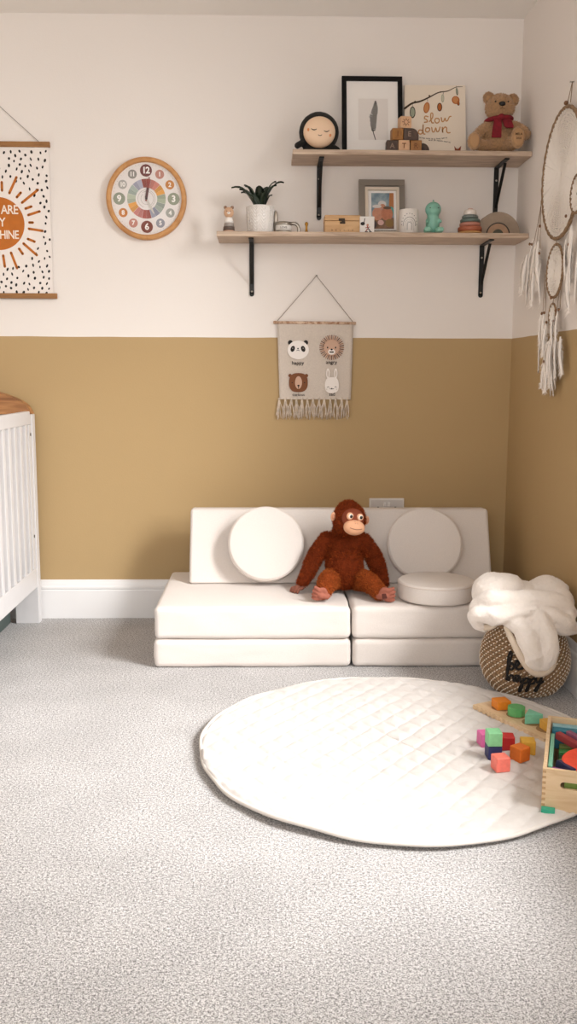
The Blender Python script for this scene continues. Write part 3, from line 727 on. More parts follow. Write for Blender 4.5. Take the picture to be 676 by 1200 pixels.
def mug():
    root = thing('mug', 'white mug with black rainbow drawing on lower shelf', 'mug', (.545, 3.69, ZL))
    Wc = mat('white_ceramic', '#e4ded8', .35); r = .0375; h = .09
    b = MB(); b.lathe([(r-.003, 0), (r, .003), (r, h-.001), (r-.001, h), (r-.003, h), (r-.0035, .006), (1e-5, .006)], Wc, seg=48)
    K = mat('dark_print', '#33302f', .6); G = mat('grey_print', '#8d8883', .6)
    def w_(x, z): a = -PI/2+x/r-.06; return ((r+.0003)*math.cos(a), (r+.0003)*math.sin(a), z)
    for rr, m_, wd in ((.025, K, .0017), (.0175, G, .0010), (.0115, G, .0010), (.008, K, .0016)):
        pts = [w_(rr*math.cos(PI*i/16), .030+rr*1.15*math.sin(PI*i/16)) for i in range(17)]
        pts = [w_(rr, .010 if rr < .02 else .026)]+pts+[w_(-rr, .010 if rr < .02 else .026)]; b.tube(pts, wd, m_, 6, flat=.4)
    for i in range(11):
        a = PI*i/10; p = w_(.032*math.cos(a), .032+.040*math.sin(a)); b.ell(p, .0016, K, u=8, v=6)
    b.build('body', root)
    hd = MB(); hd.tube([(.0+r*.6+.03*math.sin(PI*i/10)*0+(r-.004)*0, r*.8+.026*math.sin(PI*i/10), .018+.055*i/10) for i in range(11)], .0045, Wc, 8); hd.build('handle', root)
mug()
def dino():
    root = thing('dinosaur_lamp', 'teal green toy dinosaur sitting on lower shelf', 'toy dinosaur', (.638, 3.685, ZL))
    G = mat('teal_vinyl', '#82b8a6', .4, sub=.15); G2 = mat('pale_teal_vinyl', '#8fc4b0', .45, sub=.1)
    me = blob([('e', (0, 0, .092), (.031, .028, .029)), ('e', (.002, -.014, .085), (.022, .02, .017)), ('e', (.0, .004, .038), (.027, .027, .038)), ('c', [(0, .0, .05), (0, 0, .08)], [.024, .022]), ('c', [(.01, .02, .02), (.025, .038, .012), (.036, .045, .009)], [.016, .010, .004]), ('c', [(-.020, -.01, .052), (-.026, -.022, .045)], [.008, .007]), ('c', [(.020, -.01, .052), (.025, -.022, .045)], [.008, .007])], .003, 4)
    b = MB(); b.mesh(me, G); b.build('body', root)
    for s in (-1, 1):
        f = MB(); m_ = blob([('e', (s*.022, -.016, .012), (.016, .02, .012)), ('e', (s*.030, -.031, .014), (.008, .006, .010)), ('e', (s*.020, -.033, .014), (.007, .006, .010))], .0025, 2); f.mesh(m_, G2); f.build('foot', root)
    for i, (y, z) in enumerate(((.0, .123), (.016, .118), (.027, .102))):
        f = MB(); f.ell((0, y, z), (.003, .005, .006), G, u=10, v=8); f.build('crest', root)
    for s in (-1, 1):
        f = MB(); f.ell((s*.016, -.026, .094), .0022, MATS['dark_ink'], u=8, v=6); f.build('eye', root)
dino()
def stacker():
    root = thing('ring_stacker', 'stacking toy of muted coloured rings with white top', 'stacking toy', (.783, 3.69, ZL))
    z = 0
    for r, t, c, n in ((.047, .010, '#b98b55', 'ochre'), (.046, .019, '#a65c3f', 'rust'), (.040, .015, '#b77c6b', 'dusty_pink'), (.038, .014, '#5f6f69', 'slate'), (.031, .014, '#6d7571', 'grey'),):
        m_ = mat(n+'_ring', c, .45); b = MB(); e = min(.005, t/2-.0005)
        b.lathe([(.006, z), (r-e, z), (r-.001, z+e*.5), (r, z+e), (r, z+t-e), (r-.001, z+t-e*.5), (r-e, z+t-.0002), (.006, z+t-.0002)], m_, seg=36); b.build('ring', root); z += t
    b = MB(); b.lathe([(.024, z), (.025, z+.004), (.022, z+.018), (.016, z+.021), (1e-5, z+.022)], mat('white_cap', '#e6ddd5', .45), seg=28); b.build('cap', root)
    b = MB(); b.lathe([(.011, z+.021), (.010, z+.0245), (1e-5, z+.0255)], mat('pink_tip', '#c99a89', .45), seg=18); b.build('tip', root)
stacker()
def arches():
    root = thing('rainbow_arch_toy', 'wooden rainbow arch toy with dark middle at shelf end', 'wooden toy', (.893, 3.705, ZL))
    dd = .034
    def arch(ri, ro, m_, nm, dy=0, d=dd):
        pl = [(ro*math.cos(PI*i/32), ro*math.sin(PI*i/32)) for i in range(33)]
        pl += [(ri*math.cos(PI*i/32), ri*math.sin(PI*i/32)) for i in range(32, -1, -1)] if ri else []
        b = MB(); b.prism(pl, d, m_, T(0, d/2+dy, 0) @ FRONT); b.build(nm, root)
    arch(.047, .074+.012, mat('taupe_wood', '#968472', .6, var=.05, vscale=60), 'outer_arch'); arch(.0425, .0465, mat('dark_inlay', '#3a312b', .6), 'dark_arch'); arch(.0215, .042, mat('natural_arch', '#a88669', .6, var=.06, vscale=60), 'inner_arch')
    arch(0, .021, mat('olive_grey_wood', '#4c4a3c', .6), 'core')
arches()

# ------------------------------------------------------------------ clock
def clock():
    root = thing('wall_clock', 'round wooden learning clock with coloured number discs on white wall', 'clock', (-.479, D, 1.709))
    RM = wood('bamboo_rim', '#b67e48', '#cf9b62', (3, 3, 3), .5, 6); r0 = .158; t = .032
    b = MB(); pr = [(.1385, .0), (r0-.004, 0), (r0, .004), (r0, t-.006), (r0-.003, t-.002), (r0-.007, t), (.142, t), (.1395, t-.003), (.1385, t-.010)]
    b.lathe(pr+[pr[0]], RM, M=FRONT, seg=96); b.build('rim', root)
    f = MB(); Mf = T(0, -.018, 0) @ FRONT; f.disc((0, 0), .1395, .003, mat('clock_face_white', '#e6e0dd', .6), T(0, -.015, 0) @ FRONT, 64)
    cols = {12: '#6d3230', 1: '#b98274', 2: '#c5823f', 3: '#8e9480', 4: '#9a9b93', 5: '#8f9099', 6: '#7a3c2e', 7: '#c08578', 8: '#c37a33', 9: '#8e9482', 10: '#aca9a3', 11: '#8d8882'}
    seg = {12: '#8c4238', 1: '#b9756a', 2: '#cc9143', 3: '#97a08b', 4: '#8e978f', 5: '#8a8c9c', 6: '#93453a', 7: '#b2706a', 8: '#cf9344', 9: '#a3ab98', 10: '#98a39b', 11: '#9b9bab'}
    for k in range(1, 13):
        a = PI/2-2*PI*k/12; big = k % 3 == 0; m_ = mat('clock_disc_%d' % k, cols[k], .6); ms = mat('clock_sector_%d' % k, seg[k], .6)
        c = (.1075*math.cos(a), .1075*math.sin(a)); f.disc(c, .0235 if big else .0175, .0008, m_, Mf, 32)
        f.text(str(k), .034 if big else .024, mat('clock_number_white', '#f2eeea', .6), Mf @ T(c[0], c[1]-.0005, .0009), .0003, .0011 if big else .0007, spacing=.85)
        da = PI/12-.004
        for q in range(2):
            a0, a1 = a-da+q*da, a-da+(q+1)*da-.006
            mm_ = ms if q else mat('clock_sector_b_%d' % k, tuple(min(1, int(seg[k][1+2*i:3+2*i], 16)/255*1.08+.01) for i in range(3)), .6)
            pl = [(.076*math.cos(a0+(a1-a0)*i/4), .076*math.sin(a0+(a1-a0)*i/4)) for i in range(5)]+[(.043*math.cos(a1-(a1-a0)*i/4), .043*math.sin(a1-(a1-a0)*i/4)) for i in range(5)]
            f.prism(pl, .0007, mm_, Mf)
    for k in range(60):
        a = 2*PI*k/60; f.disc((.131*math.cos(a), .131*math.sin(a)), .0009, .0005, mat('clock_tick', '#777', .6) if False else mat('clock_tick', '#77716c', .6), Mf, 6)
    for rr, a0, a1 in ((.034, 100, 250), (.028, -60, 120), (.022, 130, 300), (.034, -70, 60)):
        pts = [(rr*math.cos(R(a0+(a1-a0)*i/14)), rr*math.sin(R(a0+(a1-a0)*i/14))) for i in range(15)]; f.stroke(pts, .0012, .0005, mat('clock_swirl', '#a59d97', .6), Mf)
    f.build('dial', root)
    for nm, ang, L, c in (('minute_hand', 80.5, .083, '#8e3a35'), ('hour_hand', -63, .064, '#c9c4bd')):
        hm = MB(); M = T(0, -.021 if L < .07 else -.0225, 0) @ FRONT; u = (math.cos(R(ang)), math.sin(R(ang))); n_ = (-u[1], u[0])
        def P(a, b_): return (u[0]*a+n_[0]*b_, u[1]*a+n_[1]*b_)
        hm.prism([P(-.010, -.003), P(L*.65, -.0046), P(L, -.0018), P(L, .0018), P(L*.65, .0046), P(-.010, .003)], .001, mat(nm+'_paint', c, .4), M)
        if L > .07: hm.prism([P(0, -.0046), P(L*.5, -.0050), P(L*.5, .0050), P(0, .0046)], .0013, mat('hand_dark', '#4d2020', .4), M)
        hm.build(nm, root)
    p = MB(); p.lathe([(.0045, 0), (.0045, .007), (1e-5, .0085)], mat('hub_grey', '#4b4340', .4), M=T(0, -.018, 0) @ FRONT, seg=16); p.build('hub', root)
    g = MB(); g.disc((0, 0), .1390, .001, glass(), T(0, -.0255, 0) @ FRONT, 64); g.build('cover_glass', root)
clock()

# ------------------------------------------------------------------ sunshine poster
def poster():
    cx, z0, z1 = -1.067, 1.331, 1.917
    root = thing('hanging_poster', 'sunshine poster with orange sun and black spots on wooden rails', 'poster', (cx, D, 0))
    Wd = wood('poster_rail_oak', '#84592f', '#a3733f', (1, 12, 12), .5, 5)
    P = mat('poster_paper', '#ece4de', .8); K = mat('poster_black', '#1c1a1a', .8); O = mat('poster_orange', '#bb6a22', .8, var=.05, vscale=30)
    for nm, z, x1 in (('top_rail', 1.912, .213), ('bottom_rail', 1.331, .222)):
        r = MB(); r.box((0, -.011, z), (2*x1, .014, .0205), Wd, .0015); r.build(nm, root)
    s = MB(); s.box((0, -.0095, (z0+z1)/2), (.414, .001, z1-z0-.01), P)
    M = T(0, -.010, 1.611) @ FRONT
    s.disc((0, 0), .102, .0006, O, M, 64)
    pc = lambda x, y: ((x+15)/1752, (610-y)/1752)
    rays = [((18, 388), (18, 333)), ((68, 405), (120, 300)), ((118, 432), (146, 402)), ((153, 468), (264, 382)), ((175, 508), (215, 494)), ((192, 551), (271, 526)), ((198, 601), (221, 601)), ((193, 643), (287, 657)), ((184, 712), (229, 730)), ((152, 743), (241, 821)), ((120, 779), (144, 813)), ((63, 806), (101, 911)), ((8, 826), (16, 900))]
    for a, b in rays:
        a, b = pc(*a), pc(*b)
        for sx in (-1, 1): s.stroke([(sx*a[0], a[1]), (sx*b[0], b[1])], .0098, .0006, O, M)
    rd = random.Random(7); pts = []
    hw, hz = .2, (z1-z0)/2-.016
    for _ in range(9000):
        x, y = rd.uniform(-hw, hw), rd.uniform(-hz, hz)
        if math.hypot(x, y) < .178: continue
        if any((x-a)**2+(y-b)**2 < .0208**2 for a, b, *_ in pts): continue
        pts.append((x, y))
    for x, y in pts: s.disc((x, y), rd.uniform(.0030, .0050), .0005, K, M, 9, rd.uniform(.0050, .0074), R(rd.uniform(-35, 35)))
    TW = mat('poster_lettering', '#efe3d6', .8)
    for t, z in (('YOU ARE', .052), ('MY', .004), ('SUNSHINE', -.044)):
        s.text(t, .046 if t != 'SUNSHINE' else .044, TW, M @ T(0, z, .0008) @ Matrix.Diagonal((.82 if t == 'SUNSHINE' else .88, 1.05, 1, 1)), .0003, .0006, spacing=.92)
    s.build('printed_sheet', root)
    c = MB(); c.tube([(-.171, -.006, 1.922), (0, -.004, 2.074), (.171, -.006, 1.922)], .0014, mat('grey_string', '#8a837c', .8), 6); c.build('cord', root)
    n = MB(); n.lathe([(.002, 0), (.002, .01), (.004, .011), (1e-5, .013)], SCREW, M=T(0, 0, 2.073) @ FRONT, seg=10); n.build('nail', root)
poster()

# ------------------------------------------------------------------ animal wall hanging
def hanging():
    root = thing('animal_wall_hanging', 'linen wall hanging with four animal faces and tassel fringe', 'wall hanging', (.195, D, 0))
    L = mat('linen_canvas', '#d0c4b8', .9, var=.04, vscale=200, bump=.5, bscale=400); 
    # dowel with banding
    d = MB(); DW = mat('banded_dowel', '#c08e6c', .7, var=.25, vscale=90, col2='#e0c6ae'); d.tube([(-.171, -.012, 1.231), (.164, -.012, 1.229)], .0058, DW, 12); d.build('dowel', root)
    vs, fs = [], []; nx, nz = 24, 40
    for j in range(nz+1):
        for i in range(nx+1):
            u, v = i/nx, j/nz; x = -.155+.309*u-.0 + (v)*.008*(1-u)*1.2-.006*v*u; z = 1.229-.308*v
            y = -.013+.006*v-.003*math.sin(u*PI)*v+.0022*math.sin(u*9+v*3)*v
            vs.append((x, y, z))
    n = len(vs); vs += [(x, y+.0012, z) for x, y, z in vs]
    for j in range(nz):
        for i in range(nx):
            a = j*(nx+1)+i; b = a+nx+1; fs.append((a, b, b+1, a+1)); fs.append((n+a, n+a+1, n+b+1, n+b))
    for j in range(nz):
        a = j*(nx+1); fs.append((a, n+a, n+a+nx+1, a+nx+1)); a += nx; fs.append((a, a+nx+1, n+a+nx+1, n+a))
    s = MB(); s.add(vs, fs, L, True); M = T(-.195, -.0150, 0) @ FRONT
    K = mat('print_black', '#231d1b', .8); Wt = mat('print_white', '#efe8e2', .8); BR = mat('print_brown', '#7a4a2c', .8); TN = mat('print_tan', '#b98b6a', .8); PK = mat('print_pinkish', '#c9a58f', .8); GY = mat('print_greyish', '#cdc0b4', .8)
    k1 = 1/13.33/292  # crop px -> m
    def A(x, y, ox, oy): return ((ox+x/13.33), (oy+y/13.33))
    def wpos(px, py): return (.023+(px-320)*.00347, 1.234-(py-377)*.003435)
    def p1(x, y): return wpos(325+x/13.33, 390+y/13.33)
    def p2(x, y): return wpos(365+x/13.33, 385+y/13.33)
    q = .00346/13.33; e = .0006
    # panda
    for x in (203, 445): s.disc(p1(x, 150), 36*q, e, K, M, 18, 38*q)
    s.disc(p1(326, 265), 168*q, e*1.5, Wt, M, 36, 145*q)
    for x, r in ((240, -20), (404, 20)):
        s.disc(p1(x, 247), 33*q, e*2, K, M, 18, 48*q, R(r)); s.disc(p1(x, 238), 11*q, e*2.4, mat('print_grey', '#8a807a', .8), M, 10)
    s.disc(p1(322, 243), 12*q, e*2, K, M, 10); s.stroke([p1(300, 275), p1(322, 268), p1(345, 275)], 7*q, e*2, K, M)
    # bear
    for x in (200, 458): s.disc(p1(x, 665), 27*q, e, BR, M, 14)
    pl = [(p1(332+148*(abs(math.cos(a))**.75)*math.copysign(1, math.cos(a)), 775+150*(abs(math.sin(a))**.75)*math.copysign(1, math.sin(a)))) for a in (2*PI*i/36 for i in range(36))]
    s.prism(pl, e*1.5, BR, M); s.disc(p1(333, 775), 55*q, e*2, PK, M, 24, 100*q); s.disc(p1(333, 822), 20*q, e*2.4, K, M, 10, 13*q); s.stroke([p1(333, 830), p1(333, 865)], 11*q, e*2.4, K, M)
    for x in (232, 428): s.disc(p1(x, 775), 9*q, e*2.2, K, M, 8)
    # lion
    cl = p2(318, 290)
    for i in range(36):
        a = 2*PI*i/36
        s.stroke([(cl[0]+110*q*math.cos(a), cl[1]+110*q*math.sin(a)), (cl[0]+190*q*math.cos(a), cl[1]+190*q*math.sin(a))], 13*q, e, BR if i % 2 else TN, M)
    s.disc(cl, 124*q, e*1.6, PK, M, 36); s.disc(p2(316, 358), 56*q, e*2, Wt, M, 20, 45*q); s.disc(p2(316, 322), 18*q, e*2.4, K, M, 10, 14*q); s.stroke([p2(290, 362), p2(342, 362)], 20*q, e*2.4, K, M)
    for x in (253, 378): s.disc(p2(x, 292), 11*q, e*2.2, K, M, 8, 16*q)
    # rabbit
    for x in (262, 385):
        s.disc(p2(x, 695), 28*q, e, Wt, M, 18, 78*q); s.disc(p2(x, 700), 12*q, e*1.6, GY, M, 14, 52*q)
    pl = [(p2(326+110*(abs(math.cos(a))**.7)*math.copysign(1, math.cos(a)), 880+125*(abs(math.sin(a))**.8)*math.copysign(1, math.sin(a)))) for a in (2*PI*i/30 for i in range(30))]
    s.prism(pl, e*1.5, Wt, M)
    s.disc(p2(325, 935), 11*q, e*2, K, M, 8); s.stroke([p2(295, 935), p2(310, 942), p2(325, 935), p2(340, 942), p2(355, 935)], 7*q, e*2, K, M)
    for x in (268, 385): s.stroke([p2(x-14, 915), p2(x, 903), p2(x+14, 915)], 7*q, e*2, K, M)
    for x, y in ((228, 985), (246, 945), (402, 945), (420, 985)): s.disc(p2(x, y), 8*q, e*2, GY, M, 8)
    for t, pos, sz in (('happy', p1(322, 468), .021), ('curious', p1(335, 965), .017), ('angry', p2(315, 522), .021), ('sad', p2(330, 1025), .019)):
        s.text(t, sz, K, M @ T(pos[0], pos[1], e), .0003, .0002)
    s.build('printed_panel', root)
    fr = MB(); FM = mat('fringe_yarn', '#cfc0b0', .9, var=.15, vscale=60); rd = random.Random(3)
    for i in range(13):
        x0 = -.146+i*.0232
        x0 += rd.uniform(-.002, .002)
        for j in range(8):
            a = (j-3.5)*.0011; ex = rd.uniform(-.009, .009); ln = rd.uniform(.066, .084)
            fr.tube(smoothpath([(x0+a*.4, -.012, .926), (x0+a+ex*.2, -.013, .905), (x0+a*1.5+ex*.9+.004*math.sin(i*2.1+j), -.012+rd.uniform(-.003, .003), .880), (x0+a*1.6+ex, -.011+rd.uniform(-.004, .004), .921-ln)], 3), [.0016]*9+[.0012], FM, 5)
        fr.ell((x0, -.0125, .922), (.0048, .004, .006), FM, u=10, v=8)
    fr.build('fringe', root)
    c = MB(); CM = mat('grey_twine', '#9a8f84', .85); c.tube([(-.156, -.012, 1.233), (-.154, -.012, 1.238), (.003, -.006, 1.417), (.150, -.012, 1.237), (.152, -.012, 1.231)], .0017, CM, 6); c.build('cord', root)
    n = MB(); n.lathe([(.0018, 0), (.0018, .012), (.0035, .013), (1e-5, .014)], SCREW, M=T(.003, 0, 1.4165) @ FRONT, seg=10); n.build('nail', root)
hanging()

# ------------------------------------------------------------------ wall socket
def socket():
    root = thing('wall_socket', 'white double wall socket just above the sofa back', 'wall socket', (.4995, D, .468))
    P = mat('white_socket_plastic', '#dcd7d3', .35); G = mat('socket_face_grey', '#c9c3bf', .35)
    b = MB(); b.box((0, -.005, 0), (.146, .010, .086), P, .003, seg=3); b.box((0, -.0102, -.001), (.134, .001, .073), G, .0004); b.build('plate', root)
    for x in (-.0085, .0085):
        s = MB(); s.box((x, -.0125, .018), (.011, .006, .017), mat('white_rocker', '#ece8e5', .3), .0015, rX(8)); s.build('rocker_switch', root)
    for x in (-.036, .036):
        h = MB()
        h.box((x, -.0108, .006), (.008, .0006, .0035), BLACK)
        for dx in (-.0105, .0105): h.box((x+dx, -.0108, -.012), (.0065, .0006, .004), BLACK)
        h.build('pin_slots', root)
socket()

# ------------------------------------------------------------------ crib
def crib():
    x0, x1, y0, y1 = -1.64, -.94, 2.43, 3.785
    root = thing('crib', 'white slatted crib with arched oak top rail against the back wall', 'crib', (x1, y1, 0))
    Wp = mat('white_crib_paint', '#cfcdce', .4, var=.01); OK = wood('crib_oak', '#7d4f2c', '#b07d4e', (1, 3.2, 9), .45, 5)
    def L(x, y, z): return (x-x1, y-y1, z)
    def bx(m, xa, xb, ya, yb, za, zb, mt, bev=.003): m.box(L((xa+xb)/2, (ya+yb)/2, (za+zb)/2), (xb-xa, yb-ya, zb-za), mt, bev)
    # corner posts
    for xa, xb in ((x1-.098, x1-.001), (x0+.001, x0+.098)):
        for ya, yb in ((y1-.045, y1), (y0, y0+.045)):
            p = MB(); bx(p, xa, xb, ya, yb, 0, .862 if yb > 3 else .862, Wp); p.build('corner_post', root)
    # long sides
    for side, xs in (('near', x1-.026), ('far', x0+.004)):
        for nm, za, zb, th in (('top_rail', .822, .874, .022), ('bottom_rail', .155, .236, .022)):
            p = MB(); bx(p, xs, xs+th, y0+.046, y1-.047, za, zb, Wp); p.build(nm, root)
        for ya in (y1-.047-.040, y0+.046):
            p = MB(); bx(p, xs, xs+.021, ya, ya+.040, .2365, .8215, Wp, .002); p.build('side_stile', root)
        y = y1-.047-.040-.052
        while y > y0+.11:
            p = MB(); bx(p, xs+.001, xs+.021, y, y+.032, .2355, .8225, Wp, .002); p.build('slat', root); y -= .079
    # ends with arched oak rail
    for ya, yb in ((y1-.034, y1-.012), (y0+.012, y0+.034)):
        e = MB(); bx(e, x0+.0985, x1-.0985, ya, yb, .30, .86, Wp); e.build('end_panel', root)
        w = x1-x0; n = 40
        top = [(-w/2+w*i/n, .866+.112*math.sin(PI*min(1, max(0, i/n)))**.5) for i in range(n+1)]
        pl = [(-w/2, .8665)]+[(a, b) for a, b in top]+[(w/2, .8665)]
        top2 = [(a, b) for a, b in top]; pl = [(-w/2+.0, .863)]+top2+[(w/2, .863)]
        o = MB(); yc = (ya+yb)/2
        o.prism(pl, .055, OK, T((x0+x1)/2-x1, yc+.0275-y1+(.004 if ya < 3 else -.017), 0) @ FRONT); o.build('arched_rail', root)
    for y, z in ((3.722, .782), (3.722, .370)):
        b = MB(); b.lathe([(.0065, 0), (.006, .002), (.0042, .0025)], mat('bolt_ring', '#3f3a36', .4, metal=.7), M=T(-.0055, y-y1, z) @ rY(90), seg=16); b.lathe([(.0038, .002), (1e-5, .003)], SCREW, M=T(-.0055, y-y1, z) @ rY(90), seg=12); b.build('bolt', root)
    b = MB(); bx(b, x0+.04, x1-.045, y0+.06, y1-.06, .30, .33, Wp); b.build('mattress_base', root)
    m = thing('crib_mattress', 'white mattress seen through the bars of the crib', 'mattress', ((x0+x1)/2, (y0+y1)/2, .331))
    mm_ = MB(); softbox(mm_, (.58, 1.18, .10), .02, mat('white_sheet', '#dedad6', .9, bump=.3), .003, .001, 2, T(0, 0, .05)); mm_.build('cover', m)
    # dark storage drawer under the crib
    d = thing('storage_box', 'dark green storage box pushed under the crib', 'storage box', (-1.318, 3.235, 0))
    DG = mat('dark_green_plastic', '#3c4a47', .5, var=.1, vscale=8)
    q = MB(); q.box((0, 0, .07), (.53, .98, .13), DG, .01, seg=3); q.build('tub', d); q = MB(); q.box((0, 0, .1435), (.545, 1.0, .016), DG, .004); q.build('lid', d)
crib()

# ------------------------------------------------------------------ toy ape
def ape():
    X0, Y0, Z0 = .292, 3.36, ZS+.002
    root = thing('toy_ape', 'reddish brown plush orangutan seated in the middle of the sofa', 'plush toy', (X0, Y0, Z0))
    F = mat('rust_brown_fur', '#652810', 1, var=.25, vscale=60, spec=.1); F2 = mat('rust_brown_pile', '#853a18', 1, var=.3, vscale=90, spec=.1)
    def L(x, y, z): return (x-X0, y-Y0, z-Z0)
    hc = Vector(L(.304, 3.400, .490))
    Hm = T(*hc) @ rZ(13) @ rY(8) @ rX(-2) @ Matrix.Scale(1.07, 4)      # head frame: -Y is the gaze
    parts = [('e', hc[:], (.061, .058, .064)), ('e', L(.302, 3.412, .520), (.042, .042, .040)),
             ('e', L(.300, 3.425, .445), (.056, .045, .04)),
             ('e', L(.290, 3.425, .395), (.076, .050, .048)), ('e', L(.289, 3.410, .318), (.070, .062, .085)), ('e', L(.289, 3.362, .304), (.066, .062, .070)),
             ('c', [L(.225, 3.430, .405), L(.180, 3.42, .345), L(.152, 3.395, .290), L(.128, 3.368, .256)], [.034, .032, .028, .021]),
             ('c', [L(.360, 3.430, .400), L(.402, 3.42, .340), L(.420, 3.39, .285), L(.428, 3.345, .254)], [.034, .033, .030, .022])]
    legs = [[('c', [L(.250, 3.370, .272), L(.219, 3.285, .280), L(.200, 3.215, .256)], [.042, .037, .027])],
            [('c', [L(.333, 3.370, .270), L(.368, 3.285, .276), L(.400, 3.212, .254)], [.042, .037, .027])]]
    me = blob(parts, .0055, 6)
    b = MB(); b.mesh(me, F)
    inv = Hm.inverted()
    def keep(p, nn):
        q = inv @ p
        return not (q.y < -.028 and abs(q.x) < .040 and -.05 < q.z < .036) and p.z > .004
    fur(b, me, 26000, .0085, .0010, F2, .35, 2, keep, jit=.5); b.build('furry_body', root)
    LG = mat('light_rust_fur', '#7f3a18', 1, var=.2, vscale=60, spec=.1); LG2 = mat('light_rust_pile', '#9c5024', 1, var=.25, vscale=90, spec=.1)
    for k_, lp in enumerate(legs):
        ml = blob(lp, .005, 4); lb = MB(); lb.mesh(ml, LG); fur(lb, ml, 5000, .0075, .0010, LG2, .2, 6+k_, lambda p, nn: p.z > .003, jit=.5); lb.build('leg', root)
    # face
    FC = mat('smooth_brown_face', '#7a3417', .8); PE = mat('peach_felt', '#dba683', .85, bump=.2, bscale=300); DK = mat('ape_pupil', '#1d1310', .15); WH = mat('eye_white', '#f3e8dc', .6); PKF = mat('dusky_pink_felt', '#9a5a48', .85, bump=.2, bscale=300)
    f = MB(); f.ell((0, -.036, .006), (.040, .027, .036), FC, Hm if False else None, u=28, v=16)
    f.v = [tuple(Hm @ Vector(p)) for p in f.v]; fo = f.build('face', root)
    def H(mb_): mb_.v = [tuple(Hm @ Vector(p)) for p in mb_.v]; return mb_
    for x in (-.0185, .0175):
        e = MB(); e.ell((x, -.0595, .0155), (.0128, .0048, .0128), PE, u=20, v=10); eo = H(e).build('eye_ring', root)
        e = MB(); e.ell((x+.001, -.0632, .0155), (.0082, .0032, .0086), WH, u=16, v=8); e.ell((x+.0025, -.0655, .0155), (.0055, .0026, .0060), DK, u=14, v=8); H(e).build('eye', eo)
    m_ = MB(); m_.ell((.002, -.058, -.022), (.038, .026, .027), PE, u=32, v=18); m_.ell((.001, -.072, -.001), (.0075, .006, .005), PE, u=12, v=8); mo = H(m_).build('muzzle', root)
    def mz(x, z): return (x, -.058-.026*math.sqrt(max(0, 1-((x-.002)/.038)**2-((z+.022)/.027)**2))-.0004, z)
    t = MB(); t.tube([mz(-.020+.043*i/10, -.0225-.0035*math.sin(i/10*PI)) for i in range(11)], .0010, mat('mouth_thread', '#7d4a36', .8), 6); H(t).build('mouth', mo)
    t = MB()
    for x in (-.003, .005): t.ell(mz(x, -.006), (.0012, .001, .0012), mat('mouth_thread', '#7d4a36', .8), u=8, v=6)
    H(t).build('nostrils', mo)
    for s in (-1, 1):
        e = MB(); e.ell((s*.062, -.008, .004), (.009, .005, .0155), PE, u=18, v=10); e.ell((s*.063, -.012, .004), (.0055, .003, .010), mat('ear_inner', '#b97f62', .85), u=14, v=8); H(e).build('ear', root)
    # hands and feet
    def hand(name, base, fwd, side, n, size, mt, thumb=1, curl=.3, r0=.0072):
        base, fwd, side = Vector(base), Vector(fwd).normalized(), Vector(side).normalized(); up = fwd.cross(side).normalized()
        if up.z < 0: up = -up
        ps = [('c', [base[:], (base+fwd*size*.45)[:]], [size*.24, size*.26]), ('e', (base+fwd*size*.3)[:], (size*.27, size*.27, size*.17))]
        for i in range(n):
            o = (i-(n-1)/2)*size*.175; l = size*(.62-.06*abs(i-(n-1)/2-.3)); p0 = base+fwd*size*.42+side*o
            p1 = p0+fwd*l*.5+side*o*.35+up*size*.03; p2 = p0+fwd*l*.85+side*o*.5-up*size*curl*.35; ps.append(('c', [p0[:], p1[:], p2[:]], [r0, r0, r0*.8]))
        p0 = base+fwd*size*.12+side*thumb*size*.2; ps.append(('c', [p0[:], (p0+side*thumb*size*.22+fwd*size*.18)[:], (p0+side*thumb*size*.24+fwd*size*.38)[:]], [r0*1.1, r0, r0*.8]))
        m3 = blob(ps, .0025, 2); h = MB(); h.mesh(m3, mt); return h.build(name, root)
    BH = mat('brown_felt_hand', '#84503f', .85, bump=.2, bscale=300)
    hand('hand', L(.128, 3.372, .246), (-.62, -.55, -.28), (.66, -.75, 0), 4, .050, BH, 1, .35, .006)
    hand('hand', L(.432, 3.325, .245), (.3, -1, -.2), (1, .3, 0), 4, .040, BH, -1, .4, .0058)
    hand('foot', L(.210, 3.200, .246), (-.85, -.30, .22), (.2, -.3, .93), 4, .054, PKF, 1, -.5, .0078)
    hand('foot', L(.396, 3.198, .247), (.88, -.40, .12), (-.12, -.25, .95), 4, .058, PKF, 1, -.45, .0080)
    # curled hook patch on the foot
    v = MB(); v.box(L(.412, 3.172, .251), (.018, .003, .018), mat('dark_patch', '#4a1e14', .9), .001, rZ(20) @ rX(-20)); v.build('hook_patch', root, label='dark square patch on the sole')
ape()

